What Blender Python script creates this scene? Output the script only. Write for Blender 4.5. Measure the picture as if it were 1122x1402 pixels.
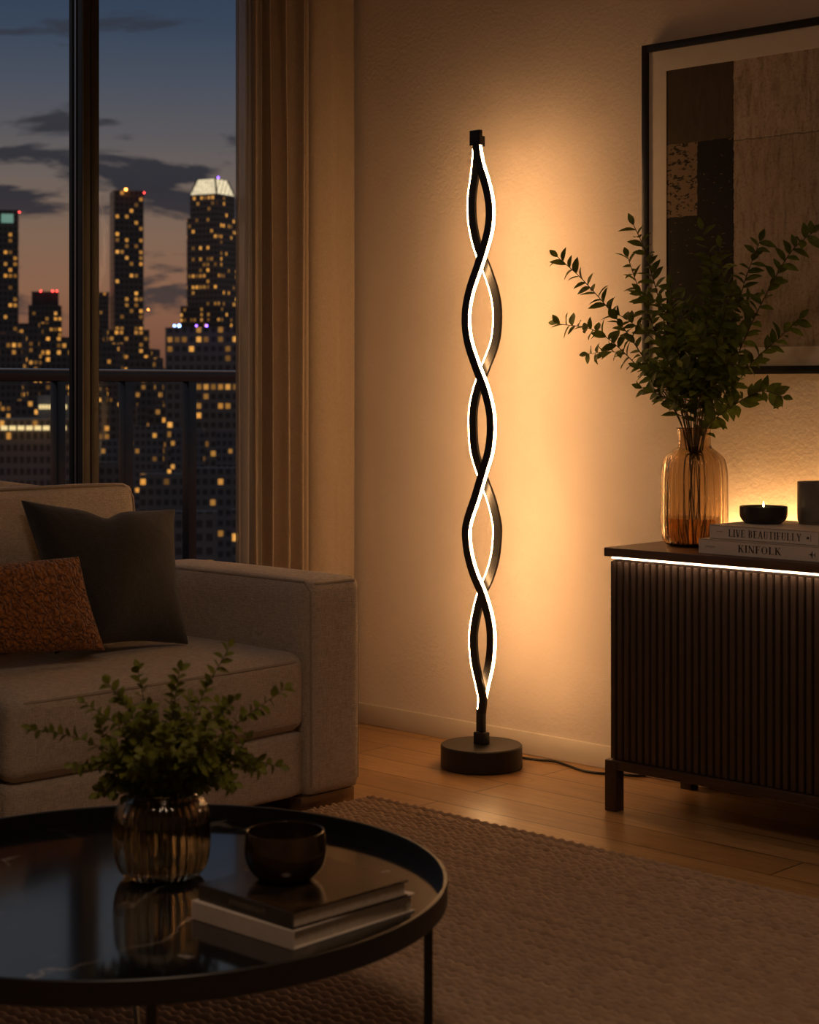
import bpy, bmesh, math, random
import numpy as np
from mathutils import Vector, Matrix

# ---------------------------------------------------------------- clear
for o in list(bpy.data.objects):
    bpy.data.objects.remove(o)
S = bpy.context.scene
COL = S.collection
R = math.radians

# ---------------------------------------------------------------- camera
W_PX, H_PX, F_PX = 1122, 1402, 2400.0
CX, HZ = 561.0, 532.0                      # principal column, horizon row
A = R(43.7)
SA, CA = math.sin(A), math.cos(A)
EYE = Vector((4.053, -3.882, 1.05))
cd = bpy.data.cameras.new('camera')
cam = bpy.data.objects.new('camera', cd)
COL.objects.link(cam)
cam.location = EYE
cam.rotation_euler = (R(90), 0, A)
cd.sensor_fit = 'HORIZONTAL'
cd.sensor_width = 36.0
cd.lens = F_PX / W_PX * 36.0
cd.shift_y = -(H_PX / 2 - HZ) / W_PX
cd.clip_start = 0.05
cd.clip_end = 9000
cd.dof.use_dof = True
cd.dof.focus_distance = 4.75
cd.dof.aperture_fstop = 9.0
S.camera = cam

# ---------------------------------------------------------------- exposure
S.view_settings.view_transform = 'Standard'
S.view_settings.look = 'None'
S.view_settings.gamma = 1.0
S.view_settings.use_curve_mapping = False
S.view_settings.exposure = 0.0

LAMP_STRENGTH = 58.0
SHELF_STRENGTH = 11.0
GLOW_STRENGTH = 75.0
FILL_POWER = 15.0
SKY_STRENGTH = 1.0

# ---------------------------------------------------------------- node helper
def new_mat(name):
    m = bpy.data.materials.new(name)
    m.use_nodes = True
    nt = m.node_tree
    nt.nodes.clear()
    out = nt.nodes.new('ShaderNodeOutputMaterial')
    return m, nt, out

def N(nt, kind, ins=None, **kw):
    n = nt.nodes.new(kind)
    for k, v in kw.items():
        setattr(n, k, v)
    for k, v in (ins or {}).items():
        s = n.inputs[k]
        if isinstance(v, bpy.types.NodeSocket):
            nt.links.new(v, s)
        else:
            s.default_value = v
    return n

def M_(nt, op, a, b=None, c=None):
    n = nt.nodes.new('ShaderNodeMath')
    n.operation = op
    for i, v in enumerate((a, b, c)):
        if v is None:
            continue
        if isinstance(v, bpy.types.NodeSocket):
            nt.links.new(v, n.inputs[i])
        else:
            n.inputs[i].default_value = v
    return n.outputs[0]

def ramp(nt, fac, stops, interp='LINEAR'):
    n = nt.nodes.new('ShaderNodeValToRGB')
    n.color_ramp.interpolation = interp
    cr = n.color_ramp
    while len(cr.elements) > 1:
        cr.elements.remove(cr.elements[-1])
    cr.elements[0].position = stops[0][0]
    cr.elements[0].color = (*stops[0][1], 1)
    for p, c in stops[1:]:
        e = cr.elements.new(p)
        e.color = (*c, 1)
    nt.links.new(fac, n.inputs[0])
    return n.outputs[0]

def mix(nt, fac, a, b, mode='MIX'):
    n = nt.nodes.new('ShaderNodeMix')
    n.data_type = 'RGBA'
    n.blend_type = mode
    for s, v in ((n.inputs[0], fac), (n.inputs[6], a), (n.inputs[7], b)):
        if isinstance(v, bpy.types.NodeSocket):
            nt.links.new(v, s)
        else:
            s.default_value = v if not isinstance(v, tuple) or len(v) == 4 else (*v, 1)
    return n.outputs[2]

def coords(nt, scale=(1, 1, 1), rot=(0, 0, 0), which='Object'):
    t = nt.nodes.new('ShaderNodeTexCoord')
    m = N(nt, 'ShaderNodeMapping', {'Vector': t.outputs[which]})
    m.inputs['Scale'].default_value = scale
    m.inputs['Rotation'].default_value = rot
    return m.outputs[0]

def noise(nt, vec, scale, detail=4, rough=.55, dist=0):
    return N(nt, 'ShaderNodeTexNoise', {'Vector': vec, 'Scale': scale, 'Detail': detail, 'Roughness': rough, 'Distortion': dist}).outputs['Fac']

def bump(nt, h, strength=.2, dist=.005):
    return N(nt, 'ShaderNodeBump', {'Height': h, 'Strength': strength, 'Distance': dist}).outputs[0]

def pbr(nt, out, **kw):
    b = nt.nodes.new('ShaderNodeBsdfPrincipled')
    for k, v in kw.items():
        k = k.replace('_', ' ')
        k = {'IOR': 'IOR', 'Specular': 'Specular IOR Level', 'Transmission': 'Transmission Weight', 'Sheen': 'Sheen Weight', 'Coat': 'Coat Weight', 'Subsurface': 'Subsurface Weight'}.get(k, k)
        s = b.inputs[k]
        if isinstance(v, bpy.types.NodeSocket):
            nt.links.new(v, s)
        else:
            s.default_value = (*v, 1) if isinstance(v, tuple) and len(v) == 3 else v
    nt.links.new(b.outputs[0], out.inputs[0])
    return b

def plain(name, col, rough=.5, metal=0.0, var=.12, scale=30, bmp=0.0, spec=.5, bscale=None, bdist=.002):
    m, nt, out = new_mat(name)
    v = coords(nt)
    n = noise(nt, v, scale)
    c = ramp(nt, n, [(.3, tuple(x * (1 - var) for x in col)), (.7, tuple(min(1, x * (1 + var)) for x in col))])
    kw = dict(Base_Color=c, Roughness=rough, Metallic=metal, Specular=spec)
    if bmp:
        kw['Normal'] = bump(nt, noise(nt, v, bscale or scale * 4), bmp, bdist)
    pbr(nt, out, **kw)
    return m

def emitter(name, col, strength, sample=True):
    m, nt, out = new_mat(name)
    e = N(nt, 'ShaderNodeEmission', {'Color': (*col, 1), 'Strength': strength})
    nt.links.new(e.outputs[0], out.inputs[0])
    if not sample:
        m.cycles.emission_sampling = 'NONE'
    return m

# ---------------------------------------------------------------- world: dusk sky
wd = bpy.data.worlds.new('dusk_sky')
S.world = wd
wd.use_nodes = True
nt = wd.node_tree
nt.nodes.clear()
wo = nt.nodes.new('ShaderNodeOutputWorld')
tc = nt.nodes.new('ShaderNodeTexCoord')
sep = N(nt, 'ShaderNodeSeparateXYZ', {0: tc.outputs['Generated']})
zz = sep.outputs[2]
sky = ramp(nt, M_(nt, 'MULTIPLY', zz, 2.0), [
    (0.0, (.13, .055, .035)), (.06, (.235, .098, .055)), (.11, (.285, .132, .075)), (.17, (.240, .140, .092)),
    (.23, (.175, .130, .108)), (.28, (.122, .108, .112)), (.34, (.078, .088, .116)), (.40, (.046, .066, .104)), (.47, (.030, .049, .090)),
    (.55, (.13, .13, .14)), (.75, (.12, .13, .15)), (1.0, (.12, .14, .17))])
cm = N(nt, 'ShaderNodeMapping', {'Vector': tc.outputs['Generated']})
cm.inputs['Scale'].default_value = (9, 9, 42)
cm.inputs['Location'].default_value = (3.3, 1.2, .35)
cn = noise(nt, cm.outputs[0], 1.0, 6, .58, .4)
band = ramp(nt, M_(nt, 'MULTIPLY', zz, 4.0), [(0, (0, 0, 0)), (.12, (.03, .03, .03)), (.30, (.05, .05, .05)), (.41, (.135, .135, .135)), (.48, (.13, .13, .13)), (.54, (.01, .01, .01)), (.62, (.03, .03, .03)), (.70, (0, 0, 0))])
cl = ramp(nt, M_(nt, 'ADD', M_(nt, 'SUBTRACT', cn, .03), band), [(.56, (0, 0, 0)), (.63, (1, 1, 1))])
ccol = ramp(nt, M_(nt, 'MULTIPLY', zz, 4.0), [(.0, (.10, .055, .042)), (.25, (.070, .048, .045)), (.45, (.036, .033, .040)), (.65, (.045, .044, .052)), (1.0, (.03, .045, .08))])
skyc = mix(nt, cl, sky, ccol)
bg = N(nt, 'ShaderNodeBackground', {'Color': skyc, 'Strength': SKY_STRENGTH})
nt.links.new(bg.outputs[0], wo.inputs[0])

# ---------------------------------------------------------------- unseen fill light, added under the ceiling to lift the room
ld = bpy.data.lights.new('room_fill_light', 'AREA')
ld.shape = 'DISK'
ld.size = .7
ld.energy = FILL_POWER
ld.color = (1.0, .68, .45)
lo = bpy.data.objects.new('room_fill_light', ld)
lo.location = (3.1, -2.9, 2.62)
COL.objects.link(lo)

# ---------------------------------------------------------------- placing helpers (real-world points from a view ray and a known plane)
def ray(px, py):
    r, u = (px - CX) / F_PX, (HZ - py) / F_PX
    return Vector((r * CA - SA, r * SA + CA, u))
def at_d(px, py, d): return EYE + ray(px, py) * d
def at_z(px, py, z):
    v = ray(px, py); return EYE + v * ((z - EYE.z) / v.z)
def at_y(px, py, y):
    v = ray(px, py); return EYE + v * ((y - EYE.y) / v.y)
def at_x(px, py, x):
    v = ray(px, py); return EYE + v * ((x - EYE.x) / v.x)

# ---------------------------------------------------------------- object helpers
ORG = {}
def tag(o, label=None, cat=None, group=None, kind=None):
    if label: o['label'] = label
    if cat: o['category'] = cat
    if group: o['group'] = group
    if kind: o['kind'] = kind
    return o

def thing(name, loc, label, cat, group=None, kind=None):
    o = bpy.data.objects.new(name, None)
    o.empty_display_size = .1
    COL.objects.link(o)
    o.location = loc
    ORG[o] = Vector(loc)
    return tag(o, label, cat, group, kind)

def smooth_by_angle(me, deg):
    bm = bmesh.new(); bm.from_mesh(me)
    for f in bm.faces: f.smooth = True
    c = R(deg)
    for e in bm.edges:
        if len(e.link_faces) == 2:
            e.smooth = e.calc_face_angle(0) < c
    bm.to_mesh(me); bm.free()

def link_mesh(name, me, mat, parent=None, smooth=35, origin=None):
    if smooth:
        smooth_by_angle(me, smooth)
    if mat and not me.materials:
        me.materials.append(mat)
    o = bpy.data.objects.new(name, me)
    COL.objects.link(o)
    if parent is not None:
        off = ORG[parent]
        o.parent = parent
    else:
        if origin is None:
            cs = np.empty(len(me.vertices) * 3); me.vertices.foreach_get('co', cs); cs = cs.reshape(-1, 3)
            lo_, hi = cs.min(0), cs.max(0)
            origin = ((lo_[0] + hi[0]) / 2, (lo_[1] + hi[1]) / 2, lo_[2])
        off = Vector(origin)
        o.location = off
    me.transform(Matrix.Translation(-off))
    ORG[o] = off.copy()
    return o

def obj(name, bm, mat, parent=None, smooth=35):
    bmesh.ops.recalc_face_normals(bm, faces=bm.faces[:])
    me = bpy.data.meshes.new(name)
    bm.to_mesh(me); bm.free()
    return link_mesh(name, me, mat, parent, smooth)

def struct(name, bm, mat, parent=None, smooth=35):
    o = obj(name, bm, mat, parent, smooth)
    o['kind'] = 'structure'
    return o

def BM(): return bmesh.new()

def add_box(bm, lo_, hi, bev=0.0, seg=2, M=None):
    t = bmesh.new()
    bmesh.ops.create_cube(t, size=1)
    lo_, hi = Vector(lo_), Vector(hi)
    for v in t.verts:
        v.co = Vector(((lo_[i] + hi[i]) / 2 + v.co[i] * (hi[i] - lo_[i]) for i in range(3)))
    if bev:
        bmesh.ops.bevel(t, geom=t.edges[:], offset=bev, segments=seg, affect='EDGES', profile=.5)
    if M is not None:
        t.transform(M)
    merge(bm, t)

def merge(bm, t):
    me = bpy.data.meshes.new('tmp')
    t.to_mesh(me); t.free()
    bm.from_mesh(me)
    bpy.data.meshes.remove(me)

def add_lathe(bm, prof, center, seg=64, rib=0, ribamp=0.0, ribz=None):
    """profile = [(radius, z)]; open profile, ends collapse when radius is 0"""
    cx, cy, cz = center
    rings = []
    for (r, z) in prof:
        if r <= 1e-6:
            rings.append([bm.verts.new((cx, cy, cz + z))])
            continue
        ring = []
        for k in range(seg):
            a = 2 * math.pi * k / seg
            rr = r
            if rib:
                w = ribz(z) if ribz else 1
                rr += ribamp * w * (abs(math.cos(a * rib / 2)) - .6)
            ring.append(bm.verts.new((cx + rr * math.cos(a), cy + rr * math.sin(a), cz + z)))
        rings.append(ring)
    for a, b in zip(rings, rings[1:]):
        if len(a) == 1 and len(b) == 1: continue
        for k in range(seg):
            k2 = (k + 1) % seg
            if len(a) == 1: bm.faces.new((a[0], b[k], b[k2]))
            elif len(b) == 1: bm.faces.new((a[k], b[0], a[k2]))
            else: bm.faces.new((a[k], b[k], b[k2], a[k2]))

def catmull(pts, n=8):
    P = [Vector(p) for p in pts]
    P = [P[0] * 2 - P[1]] + P + [P[-1] * 2 - P[-2]]
    out = []
    for i in range(1, len(P) - 2):
        for k in range(n):
            t = k / n
            a, b, c, d = P[i - 1], P[i], P[i + 1], P[i + 2]
            out.append(.5 * ((2 * b) + (c - a) * t + (2 * a - 5 * b + 4 * c - d) * t * t + (3 * b - a - 3 * c + d) * t ** 3))
    out.append(P[-2].copy())
    return out

def add_tube(bm, pts, r, seg=8, r1=None, caps=True):
    pts = [Vector(p) for p in pts]
    rings = []
    up = Vector((0, 0, 1))
    prev = None
    for i, p in enumerate(pts):
        t = (pts[min(i + 1, len(pts) - 1)] - pts[max(i - 1, 0)]).normalized()
        if prev is None:
            a = t.cross(up)
            if a.length < 1e-3: a = t.cross(Vector((1, 0, 0)))
        else:
            a = prev - t * prev.dot(t)
        a.normalize(); prev = a
        b = t.cross(a)
        rr = r if r1 is None else r + (r1 - r) * i / (len(pts) - 1)
        rings.append([bm.verts.new(p + (a * math.cos(2 * math.pi * k / seg) + b * math.sin(2 * math.pi * k / seg)) * rr) for k in range(seg)])
    for A_, B_ in zip(rings, rings[1:]):
        for k in range(seg):
            bm.faces.new((A_[k], A_[(k + 1) % seg], B_[(k + 1) % seg], B_[k]))
    if caps:
        bm.faces.new(rings[0][::-1]); bm.faces.new(rings[-1])

def add_sweep(bm, pts, frames, section):
    """pts with per-point (u, v) axes; closed section of (a, b)"""
    rings = [[bm.verts.new(p + u * a + v * b) for a, b in section] for p, (u, v) in zip(pts, frames)]
    n = len(section)
    for A_, B_ in zip(rings, rings[1:]):
        for k in range(n):
            bm.faces.new((A_[k], A_[(k + 1) % n], B_[(k + 1) % n], B_[k]))
    bm.faces.new(rings[0][::-1]); bm.faces.new(rings[-1])

def soft_box(bm, lo_, hi, r, cuts=14, bulge=(0, 0, 0), M=None, wob=0.0, seed=0):
    """upholstered block: rounded edges, each pair of faces swelling by bulge"""
    t = bmesh.new()
    bmesh.ops.create_cube(t, size=2)
    bmesh.ops.subdivide_edges(t, edges=t.edges[:], cuts=cuts, use_grid_fill=True)
    c = [(lo_[i] + hi[i]) / 2 for i in range(3)]
    h = [(hi[i] - lo_[i]) / 2 for i in range(3)]
    rnd = random.Random(seed)
    ph = [rnd.uniform(0, 6) for _ in range(6)]
    for v in t.verts:
        u = list(v.co)
        # push samples toward the edges so the rounding is smooth
        u = [math.copysign(abs(x) ** .75, x) for x in u]
        p = Vector((u[i] * h[i] for i in range(3)))
        q = Vector((max(-(h[i] - r), min(h[i] - r, p[i])) for i in range(3)))
        d = p - q
        if d.length > 1e-9:
            d = d.normalized() * r
        p = q + d
        f = [1 - u[i] ** 2 for i in range(3)]
        for i in range(3):
            j, k = (i + 1) % 3, (i + 2) % 3
            if abs(u[i]) > .3:
                p[i] += math.copysign(bulge[i] * (max(f[j], 0) * max(f[k], 0)) ** .6 * abs(u[i]), u[i])
        if wob:
            p.z += wob * math.sin(u[0] * 5 + ph[0]) * math.sin(u[1] * 4 + ph[1]) * max(f[0], 0) * max(f[1], 0)
            p.x += wob * math.sin(u[1] * 6 + ph[2]) * math.sin(u[2] * 4 + ph[3]) * max(f[1], 0) * max(f[2], 0)
        v.co = p + Vector(c)
    if M is not None: t.transform(M)
    merge(bm, t)

def rim_path(lo_, hi, z, r, n=6, axis='z'):
    pass

# ================================================================ MATERIALS
def wall_mat():
    m, nt, out = new_mat('plaster')
    v = coords(nt)
    n = noise(nt, v, 80, 5, .6)
    c = ramp(nt, noise(nt, v, 2.5, 3), [(.3, (.60, .515, .445)), (.7, (.65, .565, .495))])
    pbr(nt, out, Base_Color=c, Roughness=.75, Specular=.25, Normal=bump(nt, n, .35, .006))
    return m
MAT_WALL = wall_mat()
MAT_CEIL = plain('ceiling_paint', (.62, .58, .52), .9, var=.03, scale=6)
MAT_TRIM = plain('trim_paint', (.62, .55, .46), .5, var=.03, scale=6)

def floor_mat():
    m, nt, out = new_mat('oak_planks')
    v = coords(nt)
    br = N(nt, 'ShaderNodeTexBrick', {'Vector': v, 'Scale': 1.0, 'Mortar Size': .0020, 'Mortar Smooth': .1, 'Brick Width': 1.55, 'Row Height': .137,
                                      'Color1': (.47, .285, .125, 1), 'Color2': (.38, .22, .092, 1), 'Mortar': (.03, .016, .007, 1)})
    br.offset = .37; br.offset_frequency = 2
    sepb = N(nt, 'ShaderNodeSeparateColor', {0: br.outputs['Color']})
    g = N(nt, 'ShaderNodeMapping', {'Vector': v}); g.inputs['Scale'].default_value = (1.6, 26, 1)
    grain = noise(nt, g.outputs[0], 1.6, 7, .65, 1.6)
    g2 = N(nt, 'ShaderNodeMapping', {'Vector': v}); g2.inputs['Scale'].default_value = (.9, 9, 1)
    cath = noise(nt, g2.outputs[0], 2.0, 4, .5, 2.5)
    lines = ramp(nt, cath, [(.44, (1, 1, 1)), (.49, (.70, .66, .62)), (.54, (1, 1, 1))])
    c = mix(nt, 1.0, br.outputs['Color'], ramp(nt, grain, [(.25, (.66, .62, .58)), (.75, (1.15, 1.12, 1.1))]), 'MULTIPLY')
    c = mix(nt, .55, c, lines, 'MULTIPLY')
    rgh = M_(nt, 'ADD', M_(nt, 'MULTIPLY', grain, .14), .25)
    h = M_(nt, 'SUBTRACT', M_(nt, 'MULTIPLY', grain, .3), br.outputs['Fac'])
    pbr(nt, out, Base_Color=c, Roughness=rgh, Specular=.5, Normal=bump(nt, h, .25, .002))
    return m
MAT_FLOOR = floor_mat()

def fabric(name, col, scale=420, bs=.5, var=.25, wrinkle=.0, sheen=.15):
    m, nt, out = new_mat(name)
    v = coords(nt)
    m1 = N(nt, 'ShaderNodeMapping', {'Vector': v}); m1.inputs['Scale'].default_value = (scale * .16, scale * .16, scale * 1.2)
    m2 = N(nt, 'ShaderNodeMapping', {'Vector': v}); m2.inputs['Scale'].default_value = (scale * 1.2, scale * 1.2, scale * .16)
    n = noise(nt, m1.outputs[0], 1.0, 3, .6)
    slub = noise(nt, m2.outputs[0], 1.0, 3, .6)
    big = noise(nt, v, scale / 8, 3, .6)
    h = M_(nt, 'ADD', M_(nt, 'ADD', n, slub), M_(nt, 'MULTIPLY', big, .35))
    c = ramp(nt, M_(nt, 'MULTIPLY', h, .43), [(.36, tuple(x * (1 - var) for x in col)), (.64, tuple(min(1, x * (1 + var)) for x in col))])
    if wrinkle:
        h = M_(nt, 'ADD', h, M_(nt, 'MULTIPLY', noise(nt, v, 9, 3, .5, 1.2), wrinkle))
    b = pbr(nt, out, Base_Color=c, Roughness=.9, Specular=.15, Sheen=sheen, Normal=bump(nt, h, bs, .003))
    return m
MAT_SOFA = fabric('sofa_linen', (.47, .405, .345), 420, .7, .30)
MAT_PIPE = fabric('sofa_piping', (.33, .28, .23), 600, .3, .15)
MAT_DARKP = fabric('charcoal_velvet', (.030, .030, .030), 500, .5, .35, 3.0, .3)
MAT_CURT = fabric('curtain_linen', (.36, .285, .215), 500, .25, .12)

def rust_mat():
    m, nt, out = new_mat('rust_smocked_velvet')
    v = coords(nt)
    nd_ = N(nt, 'ShaderNodeTexNoise', {'Vector': v, 'Scale': 38.0, 'Detail': 2.0})
    vv = N(nt, 'ShaderNodeVectorMath', {0: nd_.outputs['Color'], 1: (.030, .030, .030)}, operation='MULTIPLY')
    va = N(nt, 'ShaderNodeVectorMath', {0: v, 1: vv.outputs[0]}, operation='ADD')
    vo = N(nt, 'ShaderNodeTexVoronoi', {'Vector': va.outputs[0], 'Scale': 62.0, 'Randomness': .9}, feature='DISTANCE_TO_EDGE').outputs['Distance']
    rid = N(nt, 'ShaderNodeTexWave', {'Vector': va.outputs[0], 'Scale': 34.0, 'Distortion': 9.0, 'Detail': 2.0}, wave_type='BANDS', bands_direction='DIAGONAL').outputs['Fac']
    n = noise(nt, v, 260, 3, .6, .5)
    h = M_(nt, 'ADD', M_(nt, 'ADD', M_(nt, 'MULTIPLY', M_(nt, 'MINIMUM', M_(nt, 'MULTIPLY', vo, 6.0), 1.0), .45), M_(nt, 'MULTIPLY', rid, .45)), M_(nt, 'MULTIPLY', n, .25))
    c = ramp(nt, h, [(.15, (.085, .026, .005)), (.7, (.30, .105, .020)), (1.0, (.42, .165, .04))])
    pbr(nt, out, Base_Color=c, Roughness=.75, Specular=.2, Sheen=.25, Normal=bump(nt, h, .8, .010))
    return m
MAT_RUST = rust_mat()

def rug_mat():
    m, nt, out = new_mat('jute_wool')
    v = coords(nt)
    sl = N(nt, 'ShaderNodeMapping', {'Vector': v}); sl.inputs['Scale'].default_value = (30, 60, 30)
    n = noise(nt, sl.outputs[0], 1.0, 4, .6)
    big = noise(nt, v, 3.0, 3)
    st = N(nt, 'ShaderNodeMapping', {'Vector': v}); st.inputs['Scale'].default_value = (4, 47.6, 1)
    row = noise(nt, st.outputs[0], 1.0, 1)
    c = ramp(nt, n, [(.3, (.36, .245, .155)), (.7, (.58, .43, .30))])
    c = mix(nt, M_(nt, 'MULTIPLY', row, .50), c, (.33, .22, .155))
    c = mix(nt, M_(nt, 'MULTIPLY', big, .25), c, (.44, .29, .19))
    f = noise(nt, v, 500, 2)
    pbr(nt, out, Base_Color=c, Roughness=.95, Specular=.05, Normal=bump(nt, f, .5, .003))
    return m
MAT_RUG = rug_mat()

MAT_BLACK = plain('black_metal', (.006, .006, .006), .40, .1, var=.1, scale=40, bmp=.05)
MAT_LAMPBLK = plain('lamp_black', (.008, .007, .006), .45, .1, var=.1, scale=40)
MAT_FRAME_W = plain('window_frame_bronze', (.020, .017, .014), .45, .5, var=.1)
MAT_FRAME_G = plain('window_frame_grey', (.055, .052, .05), .5, .4, var=.08)
MAT_SEAL = plain('rubber_seal', (.003, .003, .003), .8, 0)
MAT_ALU = plain('brushed_aluminium', (.45, .43, .42), .35, .9, var=.08)
MAT_RAIL = plain('rail_steel', (.03, .03, .033), .25, .2, var=.1, spec=.8)
MAT_BRASS = plain('satin_plinth_metal', (.34, .25, .16), .35, .9, var=.1)
MAT_CONC = plain('balcony_concrete', (.12, .11, .10), .9, 0, var=.15)
MAT_LED = emitter('lamp_led', (1.0, .53, .215), LAMP_STRENGTH)
MAT_SHELF = emitter('shelf_led', (1.0, .66, .42), SHELF_STRENGTH)
MAT_GLOW = emitter('backlight_led', (1.0, .52, .18), GLOW_STRENGTH)
MAT_FLAME = emitter('candle_flame', (1.0, .62, .25), 25.0)

def wood(name, c0, c1, scale=(1, 1, 18), rough=.45):
    m, nt, out = new_mat(name)
    v = coords(nt, scale)
    n = noise(nt, v, 3.0, 6, .6, 1.2)
    c = ramp(nt, n, [(.3, c0), (.7, c1)])
    pbr(nt, out, Base_Color=c, Roughness=rough, Normal=bump(nt, n, .12, .002))
    return m
MAT_WALNUT = wood('walnut_top', (.075, .038, .020), (.125, .066, .035), (2, 24, 24), .38)
MAT_FLUTE = wood('dark_walnut_flutes', (.046, .027, .017), (.080, .048, .029), (24, 24, 1.5), .5)
MAT_LEGW = wood('dark_walnut_legs', (.035, .019, .011), (.060, .033, .019), (3, 24, 24), .4)

def glass(name, col, rough=.0, ior=1.45):
    m, nt, out = new_mat(name)
    pbr(nt, out, Base_Color=col, Roughness=rough, IOR=ior, Transmission=1.0)
    return m
MAT_AMBER = glass('amber_glass', (.74, .61, .43), .01)
MAT_WATER = glass('amber_water', (.62, .36, .12), .0, 1.33)
MAT_SMOKE = glass('smoked_glass', (.60, .53, .40), .02)

def pane_mat():
    m, nt, out = new_mat('window_glass')
    tr = N(nt, 'ShaderNodeBsdfTransparent', {'Color': (.93, .95, .96, 1)})
    gl = N(nt, 'ShaderNodeBsdfGlossy', {'Color': (1, 1, 1, 1), 'Roughness': .0})
    fr = N(nt, 'ShaderNodeFresnel', {'IOR': 1.45})
    mx = N(nt, 'ShaderNodeMixShader', {0: M_(nt, 'MULTIPLY', fr.outputs[0], .015), 1: tr.outputs[0], 2: gl.outputs[0]})
    nt.links.new(mx.outputs[0], out.inputs[0])
    return m
MAT_PANE = pane_mat()

def sheer_mat():
    m, nt, out = new_mat('sheer_voile')
    v = coords(nt, (1, 1, .03))
    n = noise(nt, v, 90, 2)
    tr = N(nt, 'ShaderNodeBsdfTransparent', {'Color': (.95, .95, .95, 1)})
    df = N(nt, 'ShaderNodeBsdfDiffuse', {'Color': (.42, .38, .34, 1)})
    tl = N(nt, 'ShaderNodeBsdfTranslucent', {'Color': (.5, .48, .46, 1)})
    a = N(nt, 'ShaderNodeMixShader', {0: .5, 1: df.outputs[0], 2: tl.outputs[0]})
    f = M_(nt, 'ADD', M_(nt, 'MULTIPLY', n, .25), .50)
    mx = N(nt, 'ShaderNodeMixShader', {0: f, 1: tr.outputs[0], 2: a.outputs[0]})
    nt.links.new(mx.outputs[0], out.inputs[0])
    return m
MAT_SHEER = sheer_mat()

def marble_mat():
    m, nt, out = new_mat('black_marble')
    v = coords(nt)
    d = N(nt, 'ShaderNodeTexNoise', {'Vector': v, 'Scale': 2.2, 'Detail': 5.0})
    vv = N(nt, 'ShaderNodeVectorMath', {0: v, 1: d.outputs['Color']}, operation='ADD')
    w = noise(nt, vv.outputs[0], 2.3, 3, .5)
    vein = ramp(nt, w, [(.485, (0, 0, 0)), (.5, (1, 1, 1)), (.515, (0, 0, 0))])
    msk = ramp(nt, noise(nt, v, 3.1, 3), [(.45, (0, 0, 0)), (.65, (1, 1, 1))])
    f = M_(nt, 'MULTIPLY', vein, msk)
    c = mix(nt, f, (.006, .006, .007), (.42, .38, .34))
    pbr(nt, out, Base_Color=c, Roughness=.09, Specular=1.0)
    return m
MAT_MARBLE = marble_mat()

def leaf_mat(name, c0, c1, tl=.25):
    m, nt, out = new_mat(name)
    v = coords(nt)
    c = ramp(nt, noise(nt, v, 45, 2), [(.3, c0), (.7, c1)])
    b = N(nt, 'ShaderNodeBsdfPrincipled', {'Base Color': c, 'Roughness': .55, 'Specular IOR Level': .3})
    t = N(nt, 'ShaderNodeBsdfTranslucent', {'Color': c})
    mx = N(nt, 'ShaderNodeMixShader', {0: tl, 1: b.outputs[0], 2: t.outputs[0]})
    nt.links.new(mx.outputs[0], out.inputs[0])
    return m
MAT_LEAF = leaf_mat('green_leaf', (.058, .085, .013), (.125, .160, .028))
MAT_LEAF2 = leaf_mat('olive_leaf', (.085, .100, .010), (.185, .195, .026))
MAT_STEM = plain('twig_bark', (.060, .038, .018), .7, 0, var=.2)
MAT_STEMG = plain('green_twig', (.07, .075, .022), .7, 0, var=.2)
MAT_PAPER_W = plain('white_book_cloth', (.64, .58, .53), .6, 0, var=.04, bmp=.05)
MAT_PAGES = plain('book_pages', (.60, .52, .42), .8, 0, var=.1, scale=120)
MAT_INK = plain('black_ink', (.012, .010, .009), .6, 0)
MAT_DISH = plain('black_ceramic', (.016, .014, .012), .40, 0, var=.15, bmp=.05)
MAT_JAR = plain('grey_stone_jar', (.15, .135, .12), .45, 0, var=.2, bmp=.08)
MAT_WAX = plain('cream_wax', (.50, .38, .22), .6, 0, var=.05)
MAT_BOWL = plain('bronze_glaze', (.045, .026, .013), .12, .45, var=.45, scale=16, bmp=.08, bscale=30)
MAT_MAT = plain('white_mount', (.62, .56, .49), .85, 0, var=.03)
MAT_PFRAME = plain('black_wood_frame', (.008, .0075, .007), .35, 0, var=.1)

# ================================================================ ROOM SHELL
RX, RY, RH = 5.4, -5.2, 2.70
bm = BM(); add_box(bm, (-.25, RY, -.12), (RX, .15, 0)); struct('floor', bm, MAT_FLOOR, smooth=0)
bm = BM(); add_box(bm, (-.25, RY, RH), (RX, .15, RH + .12)); struct('ceiling', bm, MAT_CEIL, smooth=0)
bm = BM(); add_box(bm, (-.25, 0, 0), (RX, .15, RH)); struct('wall_back', bm, MAT_WALL, smooth=0)
bm = BM(); add_box(bm, (RX, RY, 0), (RX + .15, .15, RH)); struct('wall_right', bm, MAT_WALL, smooth=0)
bm = BM(); add_box(bm, (-.25, RY - .15, 0), (RX + .15, RY, RH)); struct('wall_front', bm, MAT_WALL, smooth=0)
WY0, WY1, WZ0, WZ1 = -3.5, -.16, .04, 2.52      # window opening in the left wall
bm = BM()
add_box(bm, (-.16, WY1, 0), (0, 0, RH))
add_box(bm, (-.16, RY, 0), (0, WY0, RH))
add_box(bm, (-.16, WY0, WZ1), (0, WY1, RH))
add_box(bm, (-.16, WY0, 0), (0, WY1, WZ0))
struct('wall_left', bm, MAT_WALL, smooth=0)
# baseboard with a small chamfer
BBH = .064
bm = BM(); add_box(bm, (0, -.014, 0), (RX, 0, BBH), .003, 2); struct('baseboard_back', bm, MAT_TRIM)
bm = BM(); add_box(bm, (RX - .014, RY, 0), (RX, -.014, BBH), .003, 2); struct('baseboard_right', bm, MAT_TRIM)

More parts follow.
